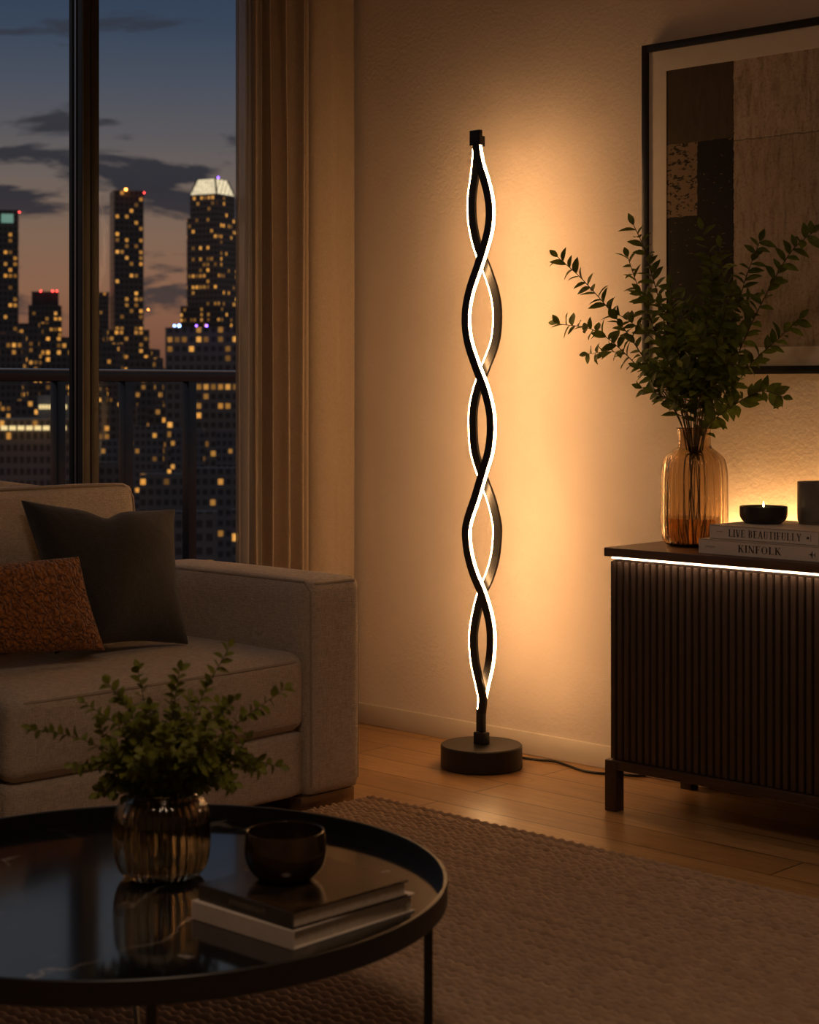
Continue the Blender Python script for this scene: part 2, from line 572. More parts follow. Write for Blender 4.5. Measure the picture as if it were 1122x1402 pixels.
# window: outer frame, meeting stiles of the sliding door, panes
win = thing('window_1', (-.08, (WY0 + WY1) / 2, WZ0), None, None, kind='structure')
bm = BM()
add_box(bm, (-.13, WY0, WZ0), (-.03, WY1, WZ0 + .05), .003)
add_box(bm, (-.13, WY0, WZ1 - .05), (-.03, WY1, WZ1), .003)
add_box(bm, (-.13, WY1 - .05, WZ0), (-.03, WY1, WZ1), .003)
add_box(bm, (-.13, WY0, WZ0), (-.03, WY0 + .05, WZ1), .003)
obj('window_frame', bm, MAT_FRAME_W, win)
# the stile pair seen between columns 92 and 136 of the photograph
def xpl(px, x): return at_x(px, HZ, x).y
yl, yr = xpl(113, -.012), xpl(136, -.012)
dpx = .060 / 21.0
def sx(px): return -.012 - dpx * (113 - px)
bm = BM(); add_box(bm, (sx(92), yl, WZ0 + .03), (-.012, (yl + yr) / 2 - .0015, WZ1 - .03), .0015); obj('window_stile', bm, MAT_FRAME_W, win)
bm = BM(); add_box(bm, (sx(92) - .03, (yl + yr) / 2 + .0005, WZ0 + .03), (-.012, yr, WZ1 - .03), .0015); obj('window_stile', bm, MAT_FRAME_W, win)
def strip_on_stile(name, p0, p1, mat, proud):
    bm = BM(); add_box(bm, (sx(p0), yl - proud, WZ0 + .03), (sx(p1), yl + .001, WZ1 - .03), .0006 if proud > .002 else 0); obj(name, bm, mat, win)
strip_on_stile('window_trim', 92, 97.5, MAT_FRAME_G, .003)
strip_on_stile('seal', 97.5, 107, MAT_SEAL, .001)
strip_on_stile('window_track', 101, 103.2, MAT_ALU, .003)
strip_on_stile('window_trim', 107, 114.5, MAT_FRAME_G, .003)
yq = -2.45
bm = BM(); add_box(bm, (-.09, yq - .05, WZ0 + .03), (-.02, yq + .05, WZ1 - .03), .002); obj('window_stile', bm, MAT_FRAME_W, win)
for (a, b, xg) in ((WY0 + .04, yq - .04, -.065), (yq + .04, yl + .01, -.05), (yr - .01, WY1 - .04, -.07)):
    bm = BM(); add_box(bm, (xg - .004, a, WZ0 + .04), (xg + .004, b, WZ1 - .04)); obj('pane', bm, MAT_PANE, win, smooth=0)

# balcony slab outside
bm = BM(); add_box(bm, (-1.38, -4.6, -.25), (-.16, .8, -.06), .005); struct('balcony_floor', bm, MAT_CONC)

# balcony railing
XR = -1.2
ztop = at_x(160, 507, XR).z
t = thing('balcony_railing', (XR, -1.6, -.06), 'dark steel balcony railing with flat top rail and square posts', 'railing')
bm = BM(); add_box(bm, (XR - .03, -4.4, ztop - .042), (XR + .025, .7, ztop), .007, 3); obj('top_rail', bm, MAT_RAIL, t)
bm = BM(); add_box(bm, (XR - .031, -4.4, ztop - .005), (XR + .027, .7, ztop + .004), .0045, 3); obj('rail_highlight', bm, MAT_ALU, t)  # bright lip added to give the rail its sky highlight
bm = BM(); add_box(bm, (XR - .015, -4.4, .02), (XR + .015, .7, .05), .003); obj('bottom_rail', bm, MAT_RAIL, t)
py0, py1 = at_x(172.5, HZ, XR).y, at_x(259.5, HZ, XR).y
step = py1 - py0
for k in range(-10, 4):
    y = py0 + k * step
    if -4.35 < y < .68:
        bm = BM(); add_box(bm, (XR - .02, y - .019, -.06), (XR + .02, y + .019, ztop - .04), .002); obj('post', bm, MAT_RAIL, t)

# ================================================================ CITY
def city_mat(name, wall, frac, pu=2.4, pv=3.0, glow=1.0, band=0.0, col=(1.0, .40, .06)):
    m, nt, out = new_mat(name)
    t = nt.nodes.new('ShaderNodeTexCoord')
    oi = nt.nodes.new('ShaderNodeObjectInfo')
    p = N(nt, 'ShaderNodeSeparateXYZ', {0: t.outputs['Object']})
    n = N(nt, 'ShaderNodeSeparateXYZ', {0: t.outputs['Normal']})
    nx = M_(nt, 'ABSOLUTE', n.outputs[0]); ny = M_(nt, 'ABSOLUTE', n.outputs[1])
    u = M_(nt, 'ADD', M_(nt, 'MULTIPLY', p.outputs[0], ny), M_(nt, 'MULTIPLY', M_(nt, 'ADD', p.outputs[1], 331.7), nx))
    u = M_(nt, 'ADD', M_(nt, 'DIVIDE', u, pu), 500.0)
    v = M_(nt, 'ADD', M_(nt, 'DIVIDE', p.outputs[2], pv), 500.0)
    iu, iv = M_(nt, 'FLOOR', u), M_(nt, 'FLOOR', v)
    fu, fv = M_(nt, 'FRACT', u), M_(nt, 'FRACT', v)
    cell = N(nt, 'ShaderNodeCombineXYZ', {0: iu, 1: iv, 2: nx})
    rn = N(nt, 'ShaderNodeTexWhiteNoise', {'Vector': cell.outputs[0], 'W': M_(nt, 'MULTIPLY', oi.outputs['Random'], 97.0)}, noise_dimensions='4D')
    rowc = N(nt, 'ShaderNodeCombineXYZ', {0: iv, 1: nx, 2: oi.outputs['Random']})
    rr = N(nt, 'ShaderNodeTexWhiteNoise', {'Vector': rowc.outputs[0]}, noise_dimensions='3D').outputs['Value']
    clus = noise(nt, N(nt, 'ShaderNodeCombineXYZ', {0: M_(nt, 'MULTIPLY', iu, .22), 1: M_(nt, 'MULTIPLY', iv, .35), 2: M_(nt, 'MULTIPLY', oi.outputs['Random'], 40)}).outputs[0], 1.0, 1)
    f2 = M_(nt, 'ADD', M_(nt, 'MULTIPLY', M_(nt, 'GREATER_THAN', rr, .88), .35 + band), M_(nt, 'MULTIPLY', clus, 2 * frac))
    lit = M_(nt, 'LESS_THAN', rn.outputs['Value'], f2)
    inw = M_(nt, 'MULTIPLY', M_(nt, 'MULTIPLY', M_(nt, 'GREATER_THAN', fu, .18), M_(nt, 'LESS_THAN', fu, .82)),
             M_(nt, 'MULTIPLY', M_(nt, 'GREATER_THAN', fv, .25), M_(nt, 'LESS_THAN', fv, .80)))
    side = M_(nt, 'LESS_THAN', M_(nt, 'ABSOLUTE', n.outputs[2]), .5)
    inw = M_(nt, 'MULTIPLY', inw, side)
    br = N(nt, 'ShaderNodeSeparateColor', {0: rn.outputs['Color']})
    lvl = M_(nt, 'ADD', M_(nt, 'MULTIPLY', M_(nt, 'POWER', br.outputs[1], 1.5), .95), .15)
    ecol = mix(nt, M_(nt, 'MULTIPLY', br.outputs[2], .5), col, (1.0, .47, .11))
    es = M_(nt, 'MULTIPLY', M_(nt, 'MULTIPLY', lit, inw), M_(nt, 'MULTIPLY', lvl, glow))
    c = mix(nt, inw, wall, tuple(x * .35 for x in wall))
    b = pbr(nt, out, Base_Color=c, Roughness=.7)
    nt.links.new(ecol, b.inputs['Emission Color'])
    nt.links.new(es, b.inputs['Emission Strength'])
    m.cycles.emission_sampling = 'NONE'
    return m
CM_TOWER = city_mat('tower_facade', (.11, .095, .092), .22)
CM_STONE = city_mat('stone_facade', (.20, .155, .135), .17, 2.4, 3.0)
CM_LOW = city_mat('block_facade', (.13, .105, .10), .15, 2.2, 2.8)
CM_LOW2 = city_mat('dim_block_facade', (.16, .14, .14), .07, 1.5, 2.0, .9)
CM_OFFICE = city_mat('office_facade', (.24, .17, .135), .02, 1.2, 2.2, .8)
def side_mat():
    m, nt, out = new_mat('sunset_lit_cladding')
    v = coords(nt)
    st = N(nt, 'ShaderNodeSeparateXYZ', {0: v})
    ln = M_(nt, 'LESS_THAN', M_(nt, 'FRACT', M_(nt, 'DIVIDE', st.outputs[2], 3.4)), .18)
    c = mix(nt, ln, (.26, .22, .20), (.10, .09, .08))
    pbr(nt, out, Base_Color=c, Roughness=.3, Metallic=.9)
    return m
CM_SIDE = side_mat()
CM_ROOF = plain('flat_roof', (.17, .18, .21), .9, 0, var=.3, scale=.2)
CM_MECH = plain('plant_room', (.06, .055, .06), .9, 0, var=.2, scale=.3)
def crown_mat():
    m, nt, out = new_mat('crown_light')
    v = coords(nt)
    sp_ = N(nt, 'ShaderNodeSeparateXYZ', {0: v})
    fin = M_(nt, 'GREATER_THAN', M_(nt, 'FRACT', M_(nt, 'MULTIPLY', M_(nt, 'ADD', sp_.outputs[0], M_(nt, 'MULTIPLY', sp_.outputs[1], .73)), .62)), .3)
    st_ = M_(nt, 'ADD', M_(nt, 'MULTIPLY', fin, .55), M_(nt, 'ADD', M_(nt, 'MULTIPLY', noise(nt, v, .5, 2), .9), .05))
    e = N(nt, 'ShaderNodeEmission', {'Color': (1.0, .80, .50, 1), 'Strength': st_})
    nt.links.new(e.outputs[0], out.inputs[0])
    m.cycles.emission_sampling = 'NONE'
    return m
CM_CROWN = crown_mat()
CM_RED = emitter('red_beacon', (1.0, .05, .04), 9.0, False)
CM_ORANGE = emitter('orange_beacon', (1.0, .30, .05), 12.0, False)
CM_BLUE = emitter('blue_light', (.22, .42, 1.0), 14.0, False)
CM_VIOLET = emitter('violet_light', (.30, .12, 1.0), 10.0, False)
CM_GREEN = emitter('green_panel', (.20, .36, .28), .75, False)
CM_WARMW = emitter('office_strip', (1.0, .72, .32), 1.1, False)
ZG = -75.0
bm = BM(); add_box(bm, (-4000, -2500, ZG - 1), (-30, 4500, ZG)); struct('ground', bm, plain('city_ground', (.03, .028, .027), .9, 0, scale=.01), smooth=0)

def block_mesh(px0, px1, ytop, d, rot, depth_px, ybase=None):
    """box standing at distance d whose silhouette fills px0..px1; returns bmesh, centre and size"""
    k = d / F_PX
    wpx = px1 - px0
    c_, s_ = math.cos(R(rot)), abs(math.sin(R(rot)))
    dep = depth_px * k
    wid = max((wpx * k - dep * s_) / c_, 2.0)
    c = at_d((px0 + px1) / 2, HZ, d)
    zt = EYE.z + (HZ - ytop) * k
    zb = ZG if ybase is None else EYE.z + (HZ - ybase) * k
    return c, wid, dep, zb, zt
def add_block(bm, px0, px1, ytop, d, rot, depth_px, ybase=None, c=None):
    cc, w, dp, zb, zt = block_mesh(px0, px1, ytop, d, rot, depth_px, ybase)
    c = c or cc
    M = Matrix.Translation((c.x, c.y, 0)) @ Matrix.Rotation(A + R(rot), 4, 'Z')
    add_box(bm, (-w / 2, -dp / 2, zb), (w / 2, dp / 2, zt), 0, 1, M)
    return c, w, dp, zt, M

def city_part(name, px0, px1, ytop, d, rot, dpx, mat, parent, ybase=None, c=None):
    """part mesh in its own frame so the window grid follows the facade"""
    cc, w, dp, zb, zt = block_mesh(px0, px1, ytop, d, rot, dpx, ybase)
    c = c or cc
    bm = BM(); add_box(bm, (-w / 2, -dp / 2, zb), (w / 2, dp / 2, zt))
    me = bpy.data.meshes.new(name); bm.to_mesh(me); bm.free()
    me.materials.append(mat)
    o = bpy.data.objects.new(name, me); COL.objects.link(o)
    o.rotation_euler = (0, 0, A + R(rot))
    loc = Vector((c.x, c.y, 0))
    if parent is not None:
        o.parent = parent; o.location = loc - ORG[parent]
    else:
        o.location = loc
    ORG[o] = loc
    return o, c

def beacon(name, px, py, d, rpx, mat, parent):
    p = at_d(px, py, d); r = rpx * d / F_PX
    bm = BM(); bmesh.ops.create_icosphere(bm, subdivisions=2, radius=r, matrix=Matrix.Translation(p))
    return obj(name, bm, mat, parent)

def tower(name, px, d, label, cat='building', group=None):
    p = at_d(px, HZ, d)
    return thing(name, (p.x, p.y, ZG), label, cat, group)

# slim tower with an orange beacon
D1 = 900
t = tower('office_tower', 174, D1, 'slim flat-topped tower with orange rooftop beacon and pale left side, right of the window post')
_, c1 = city_part('shaft', 149, 199, 263, D1, 17, 42, CM_TOWER, t)
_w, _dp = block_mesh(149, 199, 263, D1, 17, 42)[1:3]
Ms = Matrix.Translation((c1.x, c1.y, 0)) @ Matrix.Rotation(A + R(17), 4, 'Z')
bm = BM(); add_box(bm, (-_w / 2 - .4, -_dp / 2, ZG), (-_w / 2 + .1, _dp / 2, EYE.z + (HZ - 263) * D1 / F_PX), 0, 1, Ms)  # metallic sheet added so this side picks up the sunset glow
obj('side_sunset_sheet', bm, CM_SIDE, t, 0)
city_part('podium', 139, 207, 452, D1 - 30, 17, 50, CM_TOWER, t)
beacon('beacon', 172.5, 259.5, D1 - 10, 1.9, CM_ORANGE, t)
beacon('beacon', 197.5, 264, D1 - 10, 1.1, CM_RED, t)
beacon('beacon', 203, 424, D1 - 40, 1.1, CM_ORANGE, t)
# tall tower with an illuminated crown
D2 = 950
t = tower('office_tower', 290, D2, 'tall tower with a glowing white tapered crown, beside the curtain')
_, c2 = city_part('shaft', 257, 325, 300, D2, -28, 48, CM_STONE, t)
city_part('upper_shaft', 261, 320, 268, D2, -28, 43, CM_STONE, t, 301, c2)
city_part('setback_block', 249, 334, 419, D2 - 5, -28, 60, CM_LOW, t, None, c2)
k2 = D2 / F_PX
bm = BM()
Mz = Matrix.Translation((c2.x, c2.y, 0)) @ Matrix.Rotation(A + R(-28), 4, 'Z')
zc0, zc1 = EYE.z + (HZ - 268) * k2, EYE.z + (HZ - 247) * k2
wb, wt = 22 * k2, 14.5 * k2
vb = [bm.verts.new(Mz @ Vector((sx * wb, sy * wb, zc0))) for sx, sy in ((-1, -1), (1, -1), (1, 1), (-1, 1))]
vt = [bm.verts.new(Mz @ Vector((sx * wt, sy * wt, zc1))) for sx, sy in ((-1, -1), (1, -1), (1, 1), (-1, 1))]
for i in range(4): bm.faces.new((vb[i], vb[(i + 1) % 4], vt[(i + 1) % 4], vt[i]))
bm.faces.new(vt)
obj('crown', bm, CM_CROWN, t, smooth=0)
for sx_, sy_ in ((-1, -1), (1, -1), (1, 1), (-1, 1)):
    bm = BM(); add_tube(bm, [Mz @ Vector((sx_ * wb, sy_ * wb, zc0)), Mz @ Vector((sx_ * wt, sy_ * wt, zc1))], 1.3 * k2, 6); obj('crown_edge', bm, CM_MECH, t)
beacon('beacon', 299, 243, D2, 1.1, CM_VIOLET, t)
# stone block with blue roof lights
D3 = 560
t = tower('office_block', 280, D3, 'broad stone block with blue lights along its roof, below the crowned tower')
city_part('shaft', 229, 345, 449, D3, -12, 60, CM_STONE, t)
for (px, r) in ((239, 1.5), (245.5, 2.1), (269, 1.3), (283, 1.6)):
    beacon('roof_light', px, 446, D3 - 18, r, CM_BLUE if px < 260 else CM_VIOLET, t)
# tower at the left frame edge
D4 = 900
t = tower('office_tower', 4, D4, 'tower at the left picture edge with a green lit panel near its top')
city_part('shaft', -45, 28, 289, D4, 12, 40, CM_TOWER, t)
bm = BM(); c = at_d(10, 299, D4 - 12)
Mg = Matrix.Translation(c) @ Matrix.Rotation(A + R(12), 4, 'Z')
add_box(bm, (-8 * .375, -.2, -6 * .375), (8 * .375, .2, 6 * .375), 0, 1, Mg)
obj('lit_panel', bm, CM_GREEN, t, smooth=0)
beacon('beacon', 26.5, 290.5, D4 - 10, 1.1, CM_RED, t)
# stepped block with red beacons
D5 = 1000
t = tower('office_block', 62, D5, 'stepped dark block with three red beacons, left of the window post')
_, c5 = city_part('shaft', 37, 87, 419, D5, 10, 40, CM_TOWER, t)
city_part('plant_room', 42, 82, 400, D5, 10, 30, CM_MECH, t, 420, c5)
for px in (56, 72, 78): beacon('beacon', px, 398.5, D5 - 8, 1.2, CM_RED, t)
# small blocks around
for (a, b, y, d, m_, lab) in (
        (128, 152, 401, 1050, CM_LOW, 'narrow dark block peeping out right behind the window post'),
        (203, 217, 478, 1000, CM_LOW, 'low narrow block at the right foot of the slim beacon tower'),
        (216, 232, 503, 1200, CM_LOW, 'farthest low block in the gap between the two skyscrapers'),
        (28, 64, 443, 850, CM_TOWER, 'block with many lit windows before the stepped block'),
        (60, 104, 462, 760, CM_TOWER, 'dark wide block half hidden by the left edge of the window post'),
        (-40, 34, 456, 700, CM_LOW, 'low block in front of the tower at the left picture edge'),
        (137, 168, 470, 820, CM_TOWER, 'block at the left foot of the slim beacon tower'),
        (176, 222, 490, 700, CM_TOWER, 'block with bright window rows at the foot of the slim beacon tower')):
    o, _ = city_part('city_block', a, b, y, d, random.Random(a).uniform(-14, 14), 34, m_, None)
    tag(o, lab, 'building')
# office with a lit strip of windows, below the railing at the left
DO = 330
t = tower('office_building', 45, DO, 'brown office building with pale lit window strips below the railing')
_, co = city_part('body', -110, 104, 573, DO, 6, 120, CM_OFFICE, t)
city_part('upper_storey', 52, 100, 541, DO + 6, 6, 40, CM_ROOF, t, 575)
def strip(name, px0, px1, y0, y1, d, n, parent):
    bm = BM()
    for k in range(n):
        a = px0 + (px1 - px0) * (k + .12) / n; b = px0 + (px1 - px0) * (k + .88) / n
        c = at_d((a + b) / 2, (y0 + y1) / 2, d); kk = d / F_PX
        add_box(bm, (-(b - a) / 2 * kk, -.1, -(y1 - y0) / 2 * kk), ((b - a) / 2 * kk, .1, (y1 - y0) / 2 * kk), 0, 1, Matrix.Translation(c) @ Matrix.Rotation(A + R(6), 4, 'Z'))
    return obj(name, bm, CM_WARMW, parent, smooth=0)
strip('window_strip', 53, 92, 554, 560, DO + 1.5, 9, t)
strip('window_strip', 0, 92, 583, 589, DO - 9.5, 8, t)
# low city in rows, nearer rows lower in view
rnd = random.Random(7)
rows = ((1400, 506, 8, 24, 44, CM_LOW, 'far'), (1115, 516, 10, 26, 50, CM_LOW, 'far'), (800, 532, 12, 28, 52, CM_LOW, 'middle'),
        (600, 552, 14, 34, 60, CM_LOW, 'middle'), (450, 590, 16, 40, 70, CM_LOW2, 'near'), (340, 640, 16, 44, 80, CM_LOW2, 'near'), (260, 700, 18, 50, 90, CM_LOW2, 'near'))
LAB = {'far': 'dark low block with scattered lit windows near the horizon beyond the railing',
       'middle': 'dark low block with scattered lit windows just below the balcony top rail',
       'near': 'dim flat-roofed block low down between the railing posts and sofa'}
for (d, y, jit, w0, w1, m_, key) in rows:
    x = -140.0
    while x < 430:
        w = rnd.uniform(w0, w1)
        yt = y + rnd.uniform(-jit, jit)
        skip = (d in (450, 340) and x < 104)
        if not skip:
            tnear = key == 'near'
            c = at_d(x + w / 2, HZ, d)
            o, _ = city_part('city_block', x, x + w * .96, yt, d, rnd.uniform(-6, 6), w * .3, m_, None)
            tag(o, LAB[key], 'building', 'low city blocks in the ' + key + ' rows')
        x += w * rnd.uniform(1.03, 1.3)
# bright small cluster by the right railing posts
# ================================================================ CURTAIN
zc_top = 2.60
def curtain(name, pts, mat, parent, z0=.012, z1=zc_top, nz=26, thick=.002, sway=.006, seed=1):
    """pts = plan polyline (x, y) of the hanging cloth"""
    P = catmull([(x, y, 0) for x, y in pts], 6)
    r_ = random.Random(seed); ph = [r_.uniform(0, 6) for _ in range(4)]
    bm = BM(); g = []
    for j in range(nz + 1):
        f = j / nz; z = z0 + (z1 - z0) * f
        row = []
        for i, p in enumerate(P):
            amp = .75 + .25 * (1 - f)
            mx = sum(q.x for q in P) / len(P)
            x = mx + (p.x - mx) * (amp + .12 * math.sin(f * 4 + i * .35 + ph[0]))
            y = p.y + sway * math.sin(f * 3.2 + i * .22 + ph[1]) * math.sin(math.pi * min(1, max(0, i / (len(P) - 1))))
            row.append(bm.verts.new((x, y, z)))
        g.append(row)
    for a, b in zip(g, g[1:]):
        for i in range(len(P) - 1):
            bm.faces.new((a[i], a[i + 1], b[i + 1], b[i]))
    o = obj(name, bm, mat, parent, smooth=180)
    md = o.modifiers.new('thickness', 'SOLIDIFY'); md.thickness = thick; md.offset = 0
    return o
def fold(y0, y1, n, xm, amp, seed=0, skew=.3):
    r_ = random.Random(seed); out = []
    for k in range(n * 4 + 1):
        f = k / (n * 4); ph = k * math.pi / 2
        out.append((xm + amp * math.sin(ph) * r_.uniform(.75, 1.15), y0 + (y1 - y0) * f + skew * (y1 - y0) / n * .25 * math.cos(ph)))
    return out
t = thing('curtain', (.1, -.3, 0), 'long beige linen curtain hanging in folds beside the window', 'curtain')
curtain('drape', fold(-.452, -.196, 4, .090, .052, 3, .60), MAT_CURT, t, seed=4)
curtain('return_drape', [(.030, -.189), (.045, -.183), (.095, -.177), (.128, -.140), (.132, -.110), (.126, -.085), (.132, -.055), (.134, -.034), (.120, -.026), (.09, -.024)], MAT_CURT, t, seed=9, sway=.003)
bm = BM(); add_box(bm, (.085, -.60, zc_top), (.115, -.012, zc_top + .03), .003)
o = obj('curtain_track', bm, MAT_ALU, None); tag(o, 'slim ceiling track that carries the beige curtain', 'curtain track')
o = curtain('sheer_curtain', fold(-.508, -.405, 3, .118, .010, 8, .3), MAT_SHEER, None, seed=2, thick=.0006)
tag(o, 'translucent grey sheer curtain along the glass, left edge of the drapes', 'curtain')
bm = BM(); add_box(bm, (.03, -.60, zc_top), (.05, -.012, zc_top + .03), .003)
o = obj('curtain_track', bm, MAT_ALU, None); tag(o, 'slim ceiling track that carries the sheer curtain', 'curtain track')

# ================================================================ SOFA
SX0, SX1 = .185, .875          # back and front of the sofa
AY0, AY1 = -.912, -.735        # right arm
SEAT_T, SEAT_B = .395, .205
YS = at_x(8, 985, .86).y       # split between the two seat cushions
YL = YS - (AY0 - YS)           # inner face of the left arm
sofa = thing('sofa', (.53, (AY1 + YL) / 2, 0), 'beige linen sofa with thick square arms before the window', 'sofa')
def seam_loop(bm, pts, r=.0042): add_tube(bm, pts, r, 6)
def arm(y0, y1):
    bm = BM(); soft_box(bm, (SX0, y0, .034), (SX1, y1, .572), .022, 14, (.004, .004, .006))
    a = obj('arm', bm, MAT_SOFA, sofa, 180)
    bm = BM()
    e = .009
    for yy in (y0 + e, y1 - e):
        seam_loop(bm, [(SX0 + .02, yy, .572 - e + .003), (SX1 - .03, yy, .572 - e + .004), (SX1 - e + .001, yy, .572 - .028), (SX1 - e + .003, yy, .06)])
    seam_loop(bm, [(SX1 - e + .001, y0 + .02, .572 - e), (SX1 - e + .002, y1 - .02, .572 - e)])
    obj('piping', bm, MAT_PIPE, a)
arm(AY0, AY1)
arm(YL - (AY1 - AY0), YL)
bm = BM(); soft_box(bm, (SX0, YL, .034), (SX0 + .14, AY0, .565), .03, 10, (.004, 0, .006)); obj('backrest', bm, MAT_SOFA, sofa, 180)
for (a, b) in ((YL, YS), (YS, AY0)):
    bm = BM(); soft_box(bm, (SX0 + .1, a + .004, .036), (SX1 - .012, b - .004, SEAT_B), .022, 12, (.006, 0, .0)); obj('base_panel', bm, MAT_SOFA, sofa, 180)
for i, (a, b) in enumerate(((YL, YS), (YS, AY0))):
    bm = BM(); soft_box(bm, (SX0 + .14, a + .004, SEAT_B - .002), (SX1 - .006, b - .004, SEAT_T), .034, 22, (.018, .0, .016), None, .003, i)
    s = obj('seat_cushion', bm, MAT_SOFA, sofa, 180)
    bm = BM()
    for z, dx in ((SEAT_T - .020, .000), (SEAT_B + .020, .000)):
        pts = []
        n = 26
        for k in range(n + 1):
            f = k / n; u = 2 * f - 1
            y = a + .010 + (b - a - .020) * f
            x = SX1 - .006 + .018 * (1 - u * u) ** .6 * .62 - (.034 * max(0, (abs(u) - .93) / .07) ** 2) + dx - .002
            pts.append((x - .004, y, z))
        seam_loop(bm, pts, .0044)
    obj('piping', bm, MAT_PIPE, s)
# back cushions, leaning on the back
for i, (a, b) in enumerate(((YL + .02, YS - .01), (YS + .01, -1.058))):
    h = .40
    M = Matrix.Translation((.352, 0, SEAT_T + .005)) @ Matrix.Rotation(R(-8), 4, 'Y')
    bm = BM(); soft_box(bm, (-.062, a, 0), (.062, b, h), .024, 20, (.035, 0, .006), M, .003, 5 + i)
    s = obj('back_cushion', bm, MAT_SOFA, sofa, 180)
    bm = BM(); pts = []
    for k in range(31):
        f = k / 30; u = 2 * f - 1
        pts.append(M @ Vector((.062 - .006, a + .014 + (b - a - .028) * f, h - .006 + .004 * max(0, 1 - u * u) ** .6 - .018 * max(0, (abs(u) - .92) / .08) ** 2)))
    pts += [M @ Vector((.056, b - .007, h - .04)), M @ Vector((.056, b - .007, h * .5)), M @ Vector((.056, b - .007, .05))]
    seam_loop(bm, pts, .004)
    obj('piping', bm, MAT_PIPE, s)
# metal plinth under the arms and base
bm = BM()
add_box(bm, (SX0 + .04, AY0 - .02, 0), (SX1 - .012, AY1 - .012, .036), .003)
obj('plinth', bm, MAT_BRASS, sofa)
bm = BM(); add_box(bm, (SX0 + .04, YL - .16, 0), (SX1 - .012, YL + .02, .036), .003); obj('plinth', bm, MAT_BRASS, sofa)

# ================================================================ THROW PILLOWS
def pillow(name, c, thick, mat, label, notch=0.0, seed=0, pinch=.05, crinkle=0.0):
    """c = four corners TL, TR, BR, BL seen from the front"""
    TL, TR, BR, BL = [Vector(p) for p in c]
    n = 34
    nr = ((TR - TL).cross(BL - TL)).normalized()
    nr = -nr if nr.dot(EYE - TL) < 0 else nr
    cen = (TL + TR + BR + BL) / 4
    r_ = random.Random(seed); ph = [r_.uniform(0, 6.28) for _ in range(8)]
    bm = BM(); sheets = []
    for sgn in (1, -1):
        g = []
        for j in range(n + 1):
            row = []
            for i in range(n + 1):
                u, v = -math.cos(math.pi * i / n), -math.cos(math.pi * j / n)
                a, b = (u + 1) / 2, (v + 1) / 2
                # sides curve in between the pointed corners
                pu = u * (1 - pinch * (1 - v * v)); pv = v * (1 - pinch * (1 - u * u))
                if notch:
                    pv += notch * math.exp(-((u + .02) / .16) ** 2) * max(0, -v) ** 4
                a2, b2 = (pu + 1) / 2, (pv + 1) / 2
                p = (TL * (1 - a2) + TR * a2) * (1 - b2) + (BL * (1 - a2) + BR * a2) * b2
                h = thick * (max(0, 1 - u ** 2) * max(0, 1 - v ** 2)) ** .42
                ed = max(abs(u), abs(v))
                h *= 1 + .10 * math.sin(3.1 * u + 2 * v + ph[0]) + .07 * math.sin(6 * u * v + ph[1])
                # gathered wrinkles running in from the seam
                h += thick * .10 * math.sin(11 * u + ph[2] + 3 * v) * max(0, abs(v) - .45) * (1 - v * v)
                h += thick * .10 * math.sin(10 * v + ph[3] + 3 * u) * max(0, abs(u) - .45) * (1 - u * u)
                if crinkle: h += crinkle * (math.sin(38 * u + 5 * math.sin(9 * v)) * math.sin(26 * v + 4 * math.sin(11 * u))) * (1 - u ** 6) * (1 - v ** 6)
                row.append(bm.verts.new(p + nr * h * sgn))
            g.append(row)
        for j in range(n):
            for i in range(n):
                bm.faces.new((g[j][i], g[j][i + 1], g[j + 1][i + 1], g[j + 1][i]))
    bmesh.ops.remove_doubles(bm, verts=bm.verts[:], dist=.0006)
    o = obj(name, bm, mat, None, 180)
    return tag(o, label, 'pillow')
pillow('throw_pillow', (at_d(29, 685, 4.24), at_d(240, 697, 4.50), at_d(258, 882, 4.38), at_d(75, 896, 4.10)), .075, MAT_DARKP,
       'square charcoal throw pillow with a dented top edge, by the sofa arm', .12, 3, .115)
pillow('throw_pillow', (at_d(-215, 785, 3.80), at_d(108, 762, 4.10), at_d(144, 890, 4.10), at_d(-200, 905, 3.80)), .062, MAT_RUST,
       'rust orange lumbar pillow with crinkled texture on the seat', 0, 5, .03, .0022)

pillow('throw_pillow', (at_d(-150, 636, 4.268), at_d(82, 668, 4.621), at_d(80, 772, 4.615), at_d(-150, 790, 4.262)), .022, MAT_SOFA,
       'pale pillow whose top shows behind the left end of the back cushion', 0, 7, .02)

# ================================================================ RUG
RX0, RX1, RY0, RY1 = .892, 3.75, -3.45, -.708
pitch = .021
nrow = int((RY1 - RY0) / pitch)
sub = 8
ys = np.arange(nrow * sub + 1) / sub
xs = np.arange(RX0, RX1, .0085)
X, Y = np.meshgrid(xs, ys)
ri = np.floor(Y + .5 / sub - 1e-6).clip(0, nrow - 1)
rng = np.random.RandomState(3)
ph = rng.rand(nrow) * 6.28; amp = .86 + .24 * rng.rand(nrow); fr = 2 * np.pi / (.030 * (.85 + .3 * rng.rand(nrow)))
rr = ri.astype(int)
fy = Y - np.floor(Y); fy = np.where(Y >= nrow, 1.0, fy)
prof = np.sqrt(np.maximum(0, 1 - (np.abs(2 * fy - 1) / .84) ** 2.4))
lump = .5 + .5 * np.sin(X * fr[rr] + ph[rr] + 2.2 * (fy - .5))
low = np.sin(X * 7 + ph[rr] * 3) * .5 + np.sin(X * 17 + ph[rr] * 5) * .5
Z = .001 + .0155 * prof * (.72 + .28 * lump) * amp[rr] + .0009 * low
Yw = RY0 + Y * pitch + .0022 * np.sin(X * 5 + .2 * Y) + .0013 * np.sin(X * fr[rr] + ph[rr]) + .006 * np.sin(X * 2.1)
verts = np.stack([X, Yw, Z], -1).reshape(-1, 3)
nx, ny = len(xs), len(ys)
idx = np.arange(nx * ny).reshape(ny, nx)
faces = np.stack([idx[:-1, :-1], idx[:-1, 1:], idx[1:, 1:], idx[1:, :-1]], -1).reshape(-1, 4)
